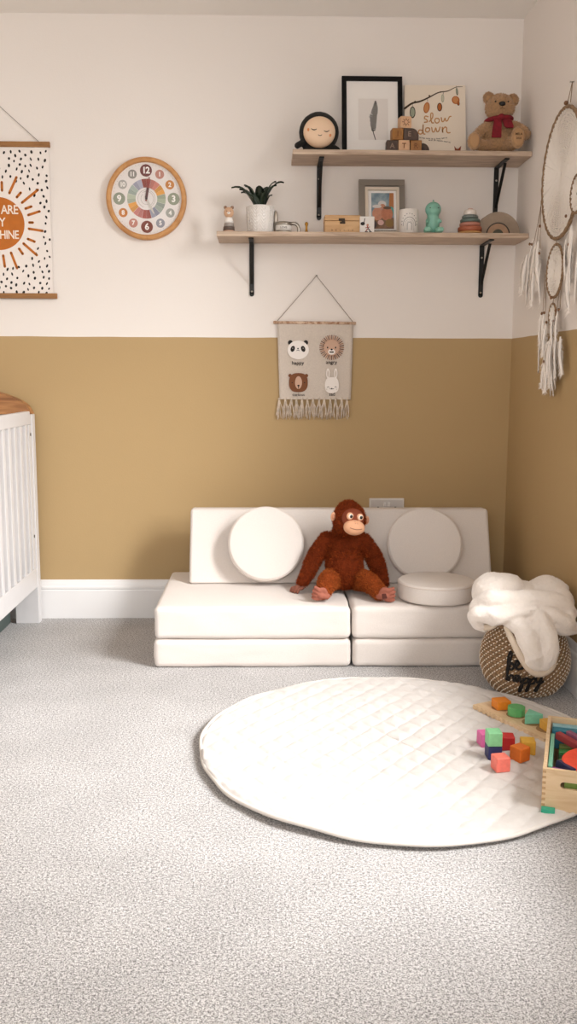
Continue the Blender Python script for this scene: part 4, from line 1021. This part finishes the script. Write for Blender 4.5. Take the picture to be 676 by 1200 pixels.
# ------------------------------------------------------------------ basket and blanket
BX, BY = .846, 2.925
def bprof(z):
    P = [(0, .098), (.012, .110), (.04, .130), (.08, .1435), (.11, .145), (.14, .1405), (.17, .130), (.20, .116), (.222, .108)]
    for (a, ra), (b, rb) in zip(P, P[1:]):
        if a <= z <= b:
            t = (z-a)/(b-a); return ra+(rb-ra)*t
    return P[-1][1] if z > .2 else P[0][1]
def basket():
    root = thing('woven_basket', 'round brown woven basket with white stitches and be happy lettering', 'basket', (BX, BY, 0))
    B1 = mat('seagrass_brown', '#97795a', .85, var=.3, vscale=90, bump=1, bscale=160); B2 = mat('seagrass_dark', '#7d6145', .85, var=.2, vscale=120); WS = mat('white_raffia', '#efe4d3', .7)
    b = MB(); pr = [(.0, .002)] and [(1e-5, .003)]+[(bprof(.222*i/22)-.003, .003+.222*i/22) for i in range(23)]+[(.098, .224), (.100, .19), (.12, .12), (.10, .02), (1e-5, .012)]
    b.lathe(pr, B2, seg=72)
    # coiled strands with diagonal white stitches
    rows = 27; k = 0
    for j in range(rows):
        z = .006+j*.0082; r = bprof(z); n = 88
        for i in range(n):
            a = 2*PI*(i+.5*(j % 2))/n
            white = False; m_ = B1
            c = (math.cos(a)*(r-.0012), math.sin(a)*(r-.0012), z); L_ = 2*PI*r/n*.62
            M = T(*c) @ Matrix.Rotation(a+PI/2, 4, 'Z') @ rY(-38 if white else -30)
            b.ell((0, 0, 0), (L_*(1.15 if white else 1.0), .0030 if white else .0026, .0030 if white else .0040), m_, M, u=6, v=5)
    for q in range(34):
        a = 2*PI*q/34; z = .006
        while z < .219:
            r = bprof(z)+.0012; c = (math.cos(a)*r, math.sin(a)*r, z)
            b.ell((0, 0, 0), (.0046, .0018, .0020), WS, T(*c) @ Matrix.Rotation(a+PI/2, 4, 'Z') @ rY(-36), u=6, v=6)
            z += .0125*.62; a += .0125*.80/r
    rim = [(.108*math.cos(2*PI*i/60), .108*math.sin(2*PI*i/60), .226) for i in range(60)]; b.tube(rim, .006, B1, 8, closed=True)
    b.build('woven_body', root)
    # lettering: (a along surface in m, z)
    K = mat('black_wool', '#1a1716', .9, bump=.8, bscale=300); t = MB()
    def S(u, z, o=.0045):
        r = bprof(z)+o; a = math.atan2(-BY, -BX)*0-PI/2-.29+u/.145; return (r*math.cos(a), r*math.sin(a), z)
    strokes = [
        [(-.052, .098), (-.046, .120), (-.040, .150), (-.046, .158), (-.050, .140), (-.048, .112), (-.038, .104), (-.030, .114), (-.036, .124), (-.044, .118)],      # b
        [(-.030, .112), (-.020, .120), (-.014, .130), (-.022, .134), (-.026, .120), (-.018, .108), (-.006, .112), (.004, .122)],                                  # e
        [(-.054, .066), (-.050, .090), (-.044, .112), (-.050, .110), (-.050, .080), (-.046, .066), (-.040, .084), (-.032, .082), (-.030, .066)],                    # h
        [(-.030, .066), (-.022, .072), (-.012, .084), (-.022, .086), (-.026, .074), (-.018, .066), (-.010, .080), (-.008, .066), (.0, .066)],                       # a
        [(.000, .080), (-.002, .058), (-.008, .034), (-.014, .030), (-.010, .046), (.004, .078), (.014, .080), (.012, .066), (.002, .062)],                         # p
        [(.020, .080), (.020, .058), (.014, .036), (.010, .034), (.014, .050), (.026, .078), (.036, .080), (.034, .066), (.024, .062), (.036, .064)],               # p
        [(.038, .084), (.040, .070), (.050, .070), (.056, .090), (.052, .060), (.046, .036), (.040, .038), (.048, .056), (.064, .072)]]                            # y
    for st in strokes:
        pts = smoothpath([(u, z, 0) for u, z in st], 5); t.tube([S(p[0], p[1]) for p in pts], .0038, K, 7)
    t.build('be_happy_lettering', root)
    p = MB(); PM = mat('pink_knit', '#c49a86', .95, bump=1, bscale=200); rd = random.Random(2)
    for i in range(60):
        a = R(200+i*1.15); rr = .100; p.ell((rr*math.cos(a), rr*math.sin(a), .2385+rd.uniform(-.004, .004)), (.007, .007, .007), PM, u=8, v=6)
    knit = p.build('pink_lining_edge', root)
basket()
def blanket():
    X = lambda x: x
    parts = [
        ('e', (.845, 2.955, .262), (.120, .110, .055)),
        # back lobes
        ('e', (.740, 2.985, .318), (.070, .075, .068), rY(-18)), ('e', (.785, 2.975, .322), (.060, .06, .060)), ('e', (.835, 2.985, .312), (.055, .06, .045)),
        ('e', (.920, 2.990, .318), (.070, .066, .056)), ('e', (.948, 2.955, .290), (.050, .07, .055)),
        # top ridge from left lobe across
        ('c', [(.682, 2.925, .285), (.720, 2.895, .318), (.790, 2.880, .318), (.860, 2.870, .325), (.925, 2.872, .308), (.962, 2.885, .272)], [.034, .036, .031, .031, .030, .026]),
        # left roll and its rounded end
        ('c', [(.664, 2.898, .250), (.672, 2.888, .268), (.720, 2.858, .268), (.775, 2.845, .284), (.835, 2.838, .298)], [.022, .029, .030, .027, .018]),
        ('c', [(.662, 2.905, .258), (.674, 2.905, .235), (.694, 2.905, .218)], [.024, .022, .016]),
        ('e', (.690, 2.93, .275), (.040, .045, .045)),
        # right rolls running down to the right
        ('c', [(.865, 2.842, .292), (.905, 2.832, .276), (.942, 2.840, .256), (.952, 2.858, .268)], [.018, .025, .026, .022]),
        ('c', [(.880, 2.850, .258), (.925, 2.850, .236), (.970, 2.875, .226)], [.026, .029, .024]),
        # tongue of two folds hanging over the front
        ('c', [(.758, 2.855, .252), (.794, 2.824, .238), (.815, 2.798, .192), (.827, 2.790, .152), (.840, 2.790, .138)], [.020, .031, .034, .032, .026]),
        ('c', [(.852, 2.828, .274), (.868, 2.810, .240), (.876, 2.792, .192), (.870, 2.790, .156), (.855, 2.790, .138)], [.024, .028, .030, .028, .026]),
        ('e', (.848, 2.845, .272), (.05, .022, .028)), ('e', (.845, 2.812, .215), (.040, .020, .06)), ('e', (.848, 2.806, .160), (.035, .018, .04)),
    ]
    parts = [(p[0], (p[1][0], p[1][1]-.035, p[1][2]), *p[2:]) if p[0] == 'e' else (p[0], [(x, y-.035, z) for x, y, z in p[1]], p[2]) for p in parts]
    me = blob(parts, .0038, 2)
    me.calc_loop_triangles()
    for v in me.vertices:
        n = v.normal; p = v.co
        rg = 1-abs(noise.noise(Vector((p.x*9+p.z*5, p.y*6, p.z*16-p.x*7))))*2.2
        d = .0045*max(0, rg)**2-.003+.0045*noise.noise(p*18)+.0012*noise.noise(p*70)+.0005*noise.noise(p*230)
        v.co = p+n*d
        v.co.x = min(v.co.x, .9985)
    F = mat('white_fleece', '#ede5de', .95, bump=.8, bscale=260, sheen=.5, var=.02, vscale=100)
    root = thing('fleece_blanket', 'fluffy white fleece blanket bundled in the woven basket', 'blanket', (0, 0, 0))
    b = MB(); b.mesh(me, F); fur(b, me, 16000, .0032, .0009, F, .0, 4, lambda p, nn: p.x < .99, jit=.7); b.build('fleece_folds', root)
    # flat beige underside peeping out along the tongue
    U = mat('beige_blanket_back', '#d5c6b4', .9, bump=.4, bscale=300)
    e = blob([('c', [(.752, 2.816, .235), (.764, 2.792, .205), (.784, 2.768, .163), (.813, 2.756, .121), (.845, 2.753, .106), (.880, 2.757, .122), (.900, 2.768, .160)], [.009, .011, .012, .013, .013, .012, .008]),
              ('c', [(.680, 2.877, .222), (.705, 2.857, .226), (.722, 2.840, .238)], [.012, .013, .010])], .003, 2)
    u = MB(); u.mesh(e, U); u.build('beige_underside', root, label='smooth beige underside of the blanket')
blanket()

# ------------------------------------------------------------------ toys on the rug
ZR = .0245
GR = 'loose painted toy cubes on the round mat'
def paint(n, c): return mat('paint_'+n, c, .55, var=.06, vscale=90, bump=.1, bscale=150)
def cube(label, x, y, z, rot, m, s=.038, hole=False):
    if hole:
        root = thing('toy_cube', label, 'toy cube', (x, y, z), (0, 0, R(rot)), GR)
        b = MB(); bm = bmesh.new()
        b.box((0, 0, s/2), (s, s, s), m, .003, seg=3); b.build('body', root)
        h = MB(); h.lathe([(.0085, 0), (.0085, .0008), (.0065, .0010), (.006, .0003), (1e-5, .0003)], m, M=T(s/2, 0, s/2) @ rY(90), seg=20)
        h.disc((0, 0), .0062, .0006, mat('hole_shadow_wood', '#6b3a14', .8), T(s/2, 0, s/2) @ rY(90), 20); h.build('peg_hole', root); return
    b = MB(); b.box((0, 0, s/2), (s, s, s), m, .003, seg=3); b.build('toy_cube', None, (x, y, z), (0, 0, R(rot)), label=label, category='toy cube', group=GR)
cube('coral pink toy cube, front of the cube cluster on the mat', .595, 2.232, ZR, 11, paint('coral', '#ea786a'))
cube('orange toy cube with a round hole in its side', .661, 2.292, ZR, 33, paint('orange', '#cf6a1c'), hole=True)
cube('dark blue toy cube underneath the mint green cube', .595, 2.308, ZR, 3, paint('navy', '#262a5c'), s=.037)
cube('mint green toy cube stacked on the dark blue cube', .594, 2.306, ZR+.0375, 0, paint('mint', '#7fbf8c'))
cube('magenta pink toy cube at the back left of the cluster', .594, 2.392, ZR, 8, paint('magenta', '#d0659c'))
cube('red toy cube behind the mint and orange cubes', .646, 2.368, ZR, -6, paint('red', '#b3201f'))
cube('yellow toy cube behind the orange cube', .694, 2.338, ZR, -8, paint('yellow', '#d9a93c'))

def board():
    ang = math.atan2(-.269, .136)
    root = thing('shape_board', 'pale wooden shape sorting board on the mat beside the crate', 'toy board', (.622, 2.674, ZR-.002), (0, 0, ang))
    PW = wood('pale_birch', '#cfb089', '#e0c6a2', (2, 10, 10), .55, 5)
    b = MB(); w, d, t = .302, .112, .013
    n = 14; pl = [(0, 0)]
    for i in range(n):   # small notches along the front edge
        x = .012+i*(w-.024)/n
        pl += [(x, 0), (x+.003, .0035), (x+.008, .0035), (x+.011, 0)]
    pl += [(w, 0), (w, d), (0, d)]
    b.prism(pl, t, PW); b.build('plank', root)
    # frames of the sockets
    h = MB()
    for x in (.062, .128, .194, .252): h.disc((x, .056), .0285, .0006, mat('socket_edge', '#9b7850', .7), T(0, 0, t), 24)
    h.build('sockets', root)
    G2 = 'painted shapes standing in the sorting board'
    z = ZR-.002+t+.0007
    def at(x, y): return (.622+x*math.cos(ang)-y*math.sin(ang), 2.674+x*math.sin(ang)+y*math.cos(ang))
    def shape(label, poly, hgt, m, x, y, rot):
        b = MB(); bm = bmesh.new(); vs = [bm.verts.new((*p, 0)) for p in poly]; f = bm.faces.new(vs)
        r = bmesh.ops.extrude_face_region(bm, geom=[f]); bmesh.ops.translate(bm, vec=(0, 0, hgt), verts=[v for v in r['geom'] if isinstance(v, bmesh.types.BMVert)])
        bmesh.ops.recalc_face_normals(bm, faces=bm.faces[:]); bmesh.ops.bevel(bm, geom=bm.edges[:], offset=.002, segments=2, profile=.5, affect='EDGES')
        b.bm(bm, m); px, py = at(x, y); b.build('toy_shape', None, (px, py, z), (0, 0, R(rot)), label=label, category='toy block', group=G2)
    a = .022; shape('orange square shape block at the left end of the board', [(-a, -a), (a, -a), (a, a), (-a, a)], .026, paint('light_orange', '#d9801f'), .062, .056, 12)
    shape('green many-sided round block on the board', [(.026*math.cos(2*PI*i/10), .026*math.sin(2*PI*i/10)) for i in range(10)], .026, paint('green', '#5ca563'), .128, .056, 0)
    shape('mint triangular block on the board', [(.031*math.cos(2*PI*i/3+.3), .031*math.sin(2*PI*i/3+.3)) for i in range(3)], .030, paint('pale_mint', '#7cc6a8'), .194, .056, -45)
    shape('yellow block on the board right beside the crate', [(-.018, -.02), (.018, -.02), (.018, .02), (-.018, .02)], .026, paint('amber', '#d6a441'), .256, .060, 15)
board()

def crate():
    ang = R(-18.7); W_, D_, H_, t = .245, .355, .100, .009; z0 = ZR-.003; ox, oy = .6375, 2.020
    root = thing('toy_crate', 'open pale wooden crate full of coloured blocks at the mat edge', 'crate', (ox, oy, z0), (0, 0, ang))
    PW = MATS['pale_birch']; FJ = mat('finger_joint', '#b8946c', .7)
    # front with slot handle
    f = MB(); sl = (.040, .165); zc = .064; sh = .0085
    def rc(m, xa, xb, za, zb): m.box(((xa+xb)/2, t/2, (za+zb)/2), (xb-xa, t, zb-za), PW)
    rc(f, 0, W_, 0, zc-sh); rc(f, 0, W_, zc+sh, H_); rc(f, 0, sl[0], zc-sh, zc+sh); rc(f, sl[1], W_, zc-sh, zc+sh)
    for sx, c0 in ((1, sl[0]), (-1, sl[1])):     # rounded slot ends
        for s2 in (-1, 1):
            pl = [(c0, zc+s2*sh)]+[(c0+sx*sh*(1-math.cos(PI/2*i/6)), zc+s2*sh*math.sin(PI/2*i/6)) for i in range(7)]
            f.prism(pl, t, PW, T(0, t, 0) @ FRONT)
    for i in range(7):
        f.box((.004, -.0002, .012+i*.0135), (.008, .0008, .006), FJ)
    f.build('front_panel', root)
    for nm, c, s in (('side_panel', (t/2, D_/2, H_/2), (t, D_-2*t-.0005, H_)), ('side_panel', (W_-t/2, D_/2, H_/2), (t, D_-2*t-.0005, H_)), ('back_panel', (W_/2, D_-t/2, H_/2), (W_, t, H_)), ('bottom_panel', (W_/2, D_/2, .004), (W_-2*t, D_-2*t, .008))):
        b = MB(); b.box(c, s, PW, .001); b.build(nm, root)
    n = MB()
    for yy, zz in ((.06, H_), (.18, H_)): n.lathe([(.0015, 0), (1e-5, .0006)], FJ, c=(t/2, yy, zz), seg=8)
    n.build('nail_head', root)
    ca, sa = math.cos(ang), math.sin(ang); G3 = 'painted blocks inside the wooden crate'
    def put(label, c, size, col, nm, rz=0, rx=0, ry=0, shape=None, name='wooden_block'):
        x, y, z = c; px, py = ox+x*ca-y*sa, oy+x*sa+y*ca
        b = MB(); m_ = paint(nm, col)
        if shape == 'arch':
            r = size[0]; pl = [(r*math.cos(PI*i/20), r*math.sin(PI*i/20)) for i in range(21)]+[(size[1]*math.cos(PI*i/12), size[1]*math.sin(PI*i/12)) for i in range(12, -1, -1)]
            b.prism(pl, size[2], m_)
        elif shape == 'wedge': b.prism([(-size[0]/2, -size[1]/2), (size[0]/2, -size[1]/2), (-size[0]/2, size[1]/2)], size[2], m_, T(0, 0, -size[2]/2))
        elif shape == 'disc': b.lathe([(size[0]-.003, 0), (size[0], .003), (size[0], size[2]-.003), (size[0]-.003, size[2])], m_, seg=36, smooth=False)
        else: b.box((0, 0, 0), size, m_, .002)
        b.build(name, None, (px, py, z0+z), (R(rx), R(ry), R(rz)+ang), label=label, category='toy block', group=G3)
    put('long pale teal plank along the back of the crate', (.1125, .330, .078), (.200, .020, .018), '#8fbcc4', 'pale_teal')
    put('long teal plank lying second from the back of the crate', (.1125, .304, .072), (.200, .026, .026), '#2f7f96', 'teal')
    put('long deep teal plank lying third from the back of the crate', (.1125, .274, .062), (.200, .030, .030), '#23697c', 'deep_teal')
    put('upright mint plank along the left wall of the crate', (.0155, .150, .050), (.010, .210, .080), '#7fbfa4', 'soft_mint')
    put('olive green plank lying in the crate', (.085, .236, .054), (.105, .018, .030), '#76803e', 'olive')
    put('bright green plank lying in the crate', (.085, .205, .052), (.105, .022, .030), '#3f8a45', 'bright_green')
    put('dark green plank lying in the crate', (.085, .176, .048), (.105, .024, .030), '#1f4a2c', 'dark_green')
    put('light green plank lying in the crate', (.085, .147, .050), (.105, .018, .030), '#86a055', 'leaf_green')
    put('dark red plank lying aslant over the green planks', (.060, .212, .088), (.094, .016, .018), '#a03b3f', 'dark_red', rz=-46, ry=3)
    put('plum purple plank lying aslant beside the dark red plank', (.080, .222, .094), (.080, .014, .016), '#8d5570', 'plum', rz=-46, ry=3)
    put('orange plank lying aslant at the right of the crate', (.104, .190, .092), (.012, .120, .014), '#d5802c', 'crate_orange', rz=-24, rx=3)
    put('magenta block under the orange plank in the crate', (.128, .205, .078), (.030, .030, .028), '#b23a72', 'deep_magenta', rz=20)
    put('large coral red round block in the crate', (.096, .092, .076), (.054, 0, .024), '#e84f35', 'coral_red', rz=0, rx=8, ry=-6, shape='disc')
    put('navy blue wedge at the front of the crate', (.056, .064, .078), (.030, .058, .026), '#27254f', 'dark_navy', rz=38, ry=8)
    put('purple wedge at the front left of the crate', (.034, .052, .070), (.038, .040, .028), '#8c4f86', 'purple', rz=30, shape='wedge')
    put('ochre block in the front left corner of the crate', (.026, .028, .058), (.030, .022, .028), '#c98f3c', 'ochre', rz=5)
    put('olive green block seen through the slot handle', (.094, .0205, .060), (.090, .018, .026), '#6f8a3e', 'slot_olive')
    px, py = ox+.016*ca+.011*sa, oy+.016*sa-.011*ca
    b = MB(); b.box((0, 0, .0065), (.031, .018, .0125), paint('jade', '#2fa283'), .0015); b.build('toy_tile', None, (px, py, ZR-.006), (0, 0, ang), label='small jade green tile at the bottom corner of the crate', category='toy block')
crate()

# ------------------------------------------------------------------ dreamcatcher on the right wall
def dreamcatcher():
    root = thing('dreamcatcher', 'large crocheted dreamcatcher with white feathers on the right wall', 'dreamcatcher', (XR, 3.2, 1.70))
    BRW = mat('brown_cord', '#8a6f53', .85, var=.25, vscale=120, bump=.6, bscale=200); LC = mat('cream_lace', '#f1e9e0', .9); BD = mat('wood_bead', '#7d5738', .5); FT = mat('white_feather', '#f3ebe3', .85, sheen=.3)
    FL = face_left()        # local: x -> -Y, y -> Z, z -> out of wall
    def ring(cy, cz, r, th, out, name, lace=True, n_s=22):
        M = T(0, cy-3.2, cz-1.70) @ FL
        rg = MB(); n = 96
        pts = [(r*math.cos(2*PI*i/n), r*math.sin(2*PI*i/n), out) for i in range(n)]; rg.tube([ (M @ Vector(p))[:] for p in pts], [th*(1+.18*math.sin(i*2.2)) for i in range(n)], BRW, 8, closed=True)
        o = rg.build(name, root)
        if lace:
            l = MB(); rr = r-th-.010; k = 0; step = .0068 if r > .1 else .0055
            while rr > .006:
                m_ = max(24, int(rr*700)); w = .0018 if k % 3 else .0008
                l.tube([(M @ Vector(((rr+w*math.sin(a*(8+k*3)))*math.cos(a), (rr+w*math.sin(a*(8+k*3)))*math.sin(a), out+.001*math.sin(a*24)))) [:] for a in (2*PI*i/m_ for i in range(m_))], .0021, LC, 5, closed=True); rr -= step; k += 1
            for s in range(36 if r > .1 else 18):
                a = 2*PI*s/(36 if r > .1 else 18); l.tube([(M @ Vector((q*math.cos(a), q*math.sin(a), out)))[:] for q in (.006, r*.5, r-th-.01)], .0016, LC, 4)
            nt = int(2*PI*r/.020)
            for s in range(nt):      # pointed lace teeth tied to the ring
                a = 2*PI*s/nt; da = PI/nt
                l.tube([(M @ Vector(p))[:] for p in (((r-th-.012)*math.cos(a-da), (r-th-.012)*math.sin(a-da), out), ((r-th*.3)*math.cos(a), (r-th*.3)*math.sin(a), out), ((r-th-.012)*math.cos(a+da), (r-th-.012)*math.sin(a+da), out))], .0023, LC, 4)
            l.build('crochet_web', o)
    ring(3.215, 1.690, .208, .0062, .018, 'large_ring')
    ring(3.232, 1.375, .088, .0045, .020, 'lower_ring')
    ring(3.232, 1.228, .038, .0032, .022, 'bottom_ring', True)
    ring(3.018, 1.590, .058, .0042, .026, 'side_ring')
    def loc(y, z, o): return (-o, y-3.2, z-1.70)
    c = MB(); c.tube([loc(3.180, 1.972, .006), loc(3.195, 1.905, .015)], .0012, BRW, 5); c.tube([loc(3.178, 1.972, .006), loc(3.160, 1.903, .015)], .0012, BRW, 5)
    c.tube([loc(3.232, 1.484, .018), loc(3.232, 1.463, .020)], .0012, BRW, 5); c.tube([loc(3.232, 1.287, .02), loc(3.232, 1.266, .022)], .0012, BRW, 5); c.build('hanging_cord', root)
    b = MB(); b.ell(loc(3.197, 1.911, .018), .0075, BD, u=12, v=8); b.build('bead', root)
    n = MB(); n.lathe([(.002, 0), (.002, .012), (.004, .013), (1e-5, .0145)], SCREW, M=T(0, 3.18-3.2, 1.972-1.70) @ rY(-90), seg=10); n.build('nail', root)
    rd = random.Random(21)
    def feather(y, z, ln, wd, sway, out, tilt=0):
        f = MB(); wf = wd*1.35; wd = wd*.85; N = 12; vs, fs = [], []
        dirv = Vector((0, -math.sin(R(tilt)), -math.cos(R(tilt)))); sidev = Vector((.35*rd.uniform(-1, 1), math.cos(R(tilt)), -math.sin(R(tilt)))).normalized()
        base = Vector(loc(y, z, out)); bow = rd.uniform(-.12, .12)
        for i in range(N):
            t = i/(N-1); w = wd*math.sin(PI*min(1, t*.92+.05))**.6*(1 if t < .85 else .7)
            p = base+dirv*ln*t+sidev*(bow*ln*t*t)+Vector((-.006*math.sin(PI*t)+sway*t*t*0, 0, 0))
            jl, jr = rd.uniform(.75, 1.1), rd.uniform(.75, 1.1)
            vs += [p-sidev*w*jl+Vector((.0015, 0, 0)), p+Vector((-.0015, 0, 0)), p+sidev*w*jr+Vector((.0015, 0, 0)), p+Vector((.0012, 0, 0))]
        for v in vs: v.x = min(v.x, -.003)
        for i in range(N-1):
            k = i*4
            for a_, b_ in ((0, 1), (1, 2), (2, 3), (3, 0)): fs.append((k+a_, k+b_, k+4+b_, k+4+a_))
        f.add(vs, fs, FT, True)
        # loose barbs
        vb, fb = [], []
        for i in range(210):
            t = rd.uniform(.05, 1); p = base+dirv*ln*t+sidev*(bow*ln*t*t); s = rd.choice((-1, 1)); L_ = wf*rd.uniform(.7, 1.5)*(1-.35*t)
            e = p+sidev*s*L_+dirv*L_*rd.uniform(.4, 1.1)+Vector((rd.uniform(-.006, .002), 0, 0)); q = dirv*.0019
            e.x = min(e.x, -.003); p.x = min(p.x, -.003)
            k = len(vb); vb += [p-q, p+q, e]; fb.append((k, k+1, k+2))
        f.add(vb, fb, FT); f.build('feather', root)
    def bead(y, z, out, r=.0042):
        b = MB(); b.ell(loc(y, z, out), (r, r, r*1.3), BD, u=10, v=8); b.build('bead', root)
    def string(y0, z0, y1, z1, out):
        s = MB(); s.tube([loc(y0, z0, out), loc((y0+y1)/2, (z0+z1)/2-.004, out), loc(y1, z1, out)], .0010, BRW, 5); s.build('string', root)
    # cluster beside the lower shelf end
    for (y, z, ln, wd, tl) in ((3.50, 1.52, .15, .022, -22), (3.46, 1.50, .17, .024, -8), (3.42, 1.50, .17, .022, 3), (3.55, 1.47, .15, .022, -18), (3.44, 1.44, .17, .022, -14), (3.40, 1.42, .15, .020, 5), (3.50, 1.42, .14, .020, -12)):
        feather(y, z, ln, wd, 0, .022+rd.uniform(0, .012), tl)
    string(3.425, 1.62, 3.50, 1.50, .022); string(3.42, 1.64, 3.405, 1.46, .024); string(3.415, 1.62, 3.46, 1.43, .026)
    for y, z in ((3.53, 1.505), (3.50, 1.50), (3.405, 1.55), (3.40, 1.455), (3.45, 1.425), (3.415, 1.44)): bead(y, z, .028)
    # either side of the lower rings
    for (y, z, ln, wd, tl) in ((3.34, 1.235, .12, .014, -3), (3.31, 1.235, .12, .014, 2), (3.27, 1.20, .11, .014, 2), (3.20, 1.235, .12, .014, 0), (3.155, 1.235, .12, .015, 4), (3.33, 1.165, .13, .018, -8), (3.28, 1.155, .14, .018, -3), (3.16, 1.155, .14, .018, 8), (3.13, 1.15, .13, .017, 14), (3.23, 1.15, .13, .018, 0), (3.20, 1.14, .12, .017, 5)):
        feather(y, z, ln, wd, 0, .022+rd.uniform(0, .012), tl)
    for (y0, z0, y1, z1) in ((3.34, 1.38, 3.345, 1.24), (3.325, 1.33, 3.315, 1.24), (3.145, 1.36, 3.15, 1.24), (3.16, 1.33, 3.185, 1.24)): string(y0, z0, y1, z1, .022); bead(y1, z1, .026)
    for y, z in ((3.27, 1.205), (3.195, 1.205), (3.23, 1.285), (3.15, 1.17), (3.25, 1.13), (3.21, 1.125), (3.235, 1.06), (3.28, 1.07)): bead(y, z, .030)
    # tail
    for i in range(9):
        feather(3.235+(i-4)*.013, 1.075+rd.uniform(-.008, .008), .105+rd.uniform(-.02, .012), .012, 0, .020+.002*(i % 3), (4-i)*3.0)
    # beside the big ring, towards the window
    for (y, z, ln, wd, tl) in ((3.06, 1.50, .18, .022, 4), (3.02, 1.47, .19, .022, 0), (2.97, 1.45, .2, .022, -3), (3.09, 1.46, .15, .02, 6), (3.05, 1.38, .16, .02, 2)):
        feather(y, z, ln, wd, 0, .022+rd.uniform(0, .012), tl)
    for y, z in ((3.10, 1.535), (3.06, 1.44), (3.10, 1.40)): bead(y, z, .032)
dreamcatcher()

# ------------------------------------------------------------------ light
def area(name, loc, rot, sx, sy, power, col):
    l = bpy.data.lights.new(name, 'AREA'); l.shape = 'RECTANGLE'; l.size = sx; l.size_y = sy; l.energy = power; l.color = col
    o = bpy.data.objects.new(name, l); C.objects.link(o); o.location = loc; o.rotation_euler = rot; return o
def aim(loc, tgt):
    return (Vector(tgt)-Vector(loc)).to_track_quat('-Z', 'Y').to_euler()
p0 = (2.85, 1.25, 2.35)
area('daylight_side', p0, aim(p0, (XR, 1.95, 1.5)), 2.2, 1.9, 400, (1.0, .985, .965))
p1 = (2.85, .95, 3.1)
area('daylight_high', p1, aim(p1, (XR, 1.95, 1.3)), .9, .9, 120, (1.0, .985, .965))
area('added_front_fill', ((W2[0]+W2[1])/2, YF-.25, (W2[2]+W2[3])/2), (R(90), 0, 0), W2[1]-W2[0], W2[3]-W2[2], 55, (1.0, .985, .965))  # added fill from behind the camera, brightens the room through the added window
w = bpy.data.worlds.new('daylight_sky'); SC.world = w; w.use_nodes = True
w.node_tree.nodes['Background'].inputs[0].default_value = (.93, .96, 1, 1); w.node_tree.nodes['Background'].inputs[1].default_value = 1.0

# ------------------------------------------------------------------ camera
h_, f_, p_, yaw, roll = 1.021, 1085., .1471, .0230, .0034
fw = Vector((math.sin(yaw)*math.cos(p_), math.cos(yaw)*math.cos(p_), -math.sin(p_))); rt = Vector((math.cos(yaw), -math.sin(yaw), 0)); up = rt.cross(fw)
r2 = rt*math.cos(roll)+up*math.sin(roll); u2 = -rt*math.sin(roll)+up*math.cos(roll)
cam = bpy.data.cameras.new('camera'); co = bpy.data.objects.new('camera', cam); C.objects.link(co)
cam.sensor_fit = 'VERTICAL'; cam.sensor_height = 24; cam.sensor_width = 24*676/1200; cam.lens = f_*24/1200; cam.clip_start = .02
co.matrix_world = Matrix(((r2.x, u2.x, -fw.x, 0), (r2.y, u2.y, -fw.y, 0), (r2.z, u2.z, -fw.z, h_), (0, 0, 0, 1)))
SC.camera = co
vs_ = SC.view_settings; vs_.view_transform = 'Standard'; vs_.look = 'None'; vs_.gamma = 1; vs_.use_curve_mapping = False; vs_.exposure = .0
SC.cycles.max_bounces = 8; SC.cycles.diffuse_bounces = 6; SC.cycles.transparent_max_bounces = 8; SC.cycles.use_denoising = True
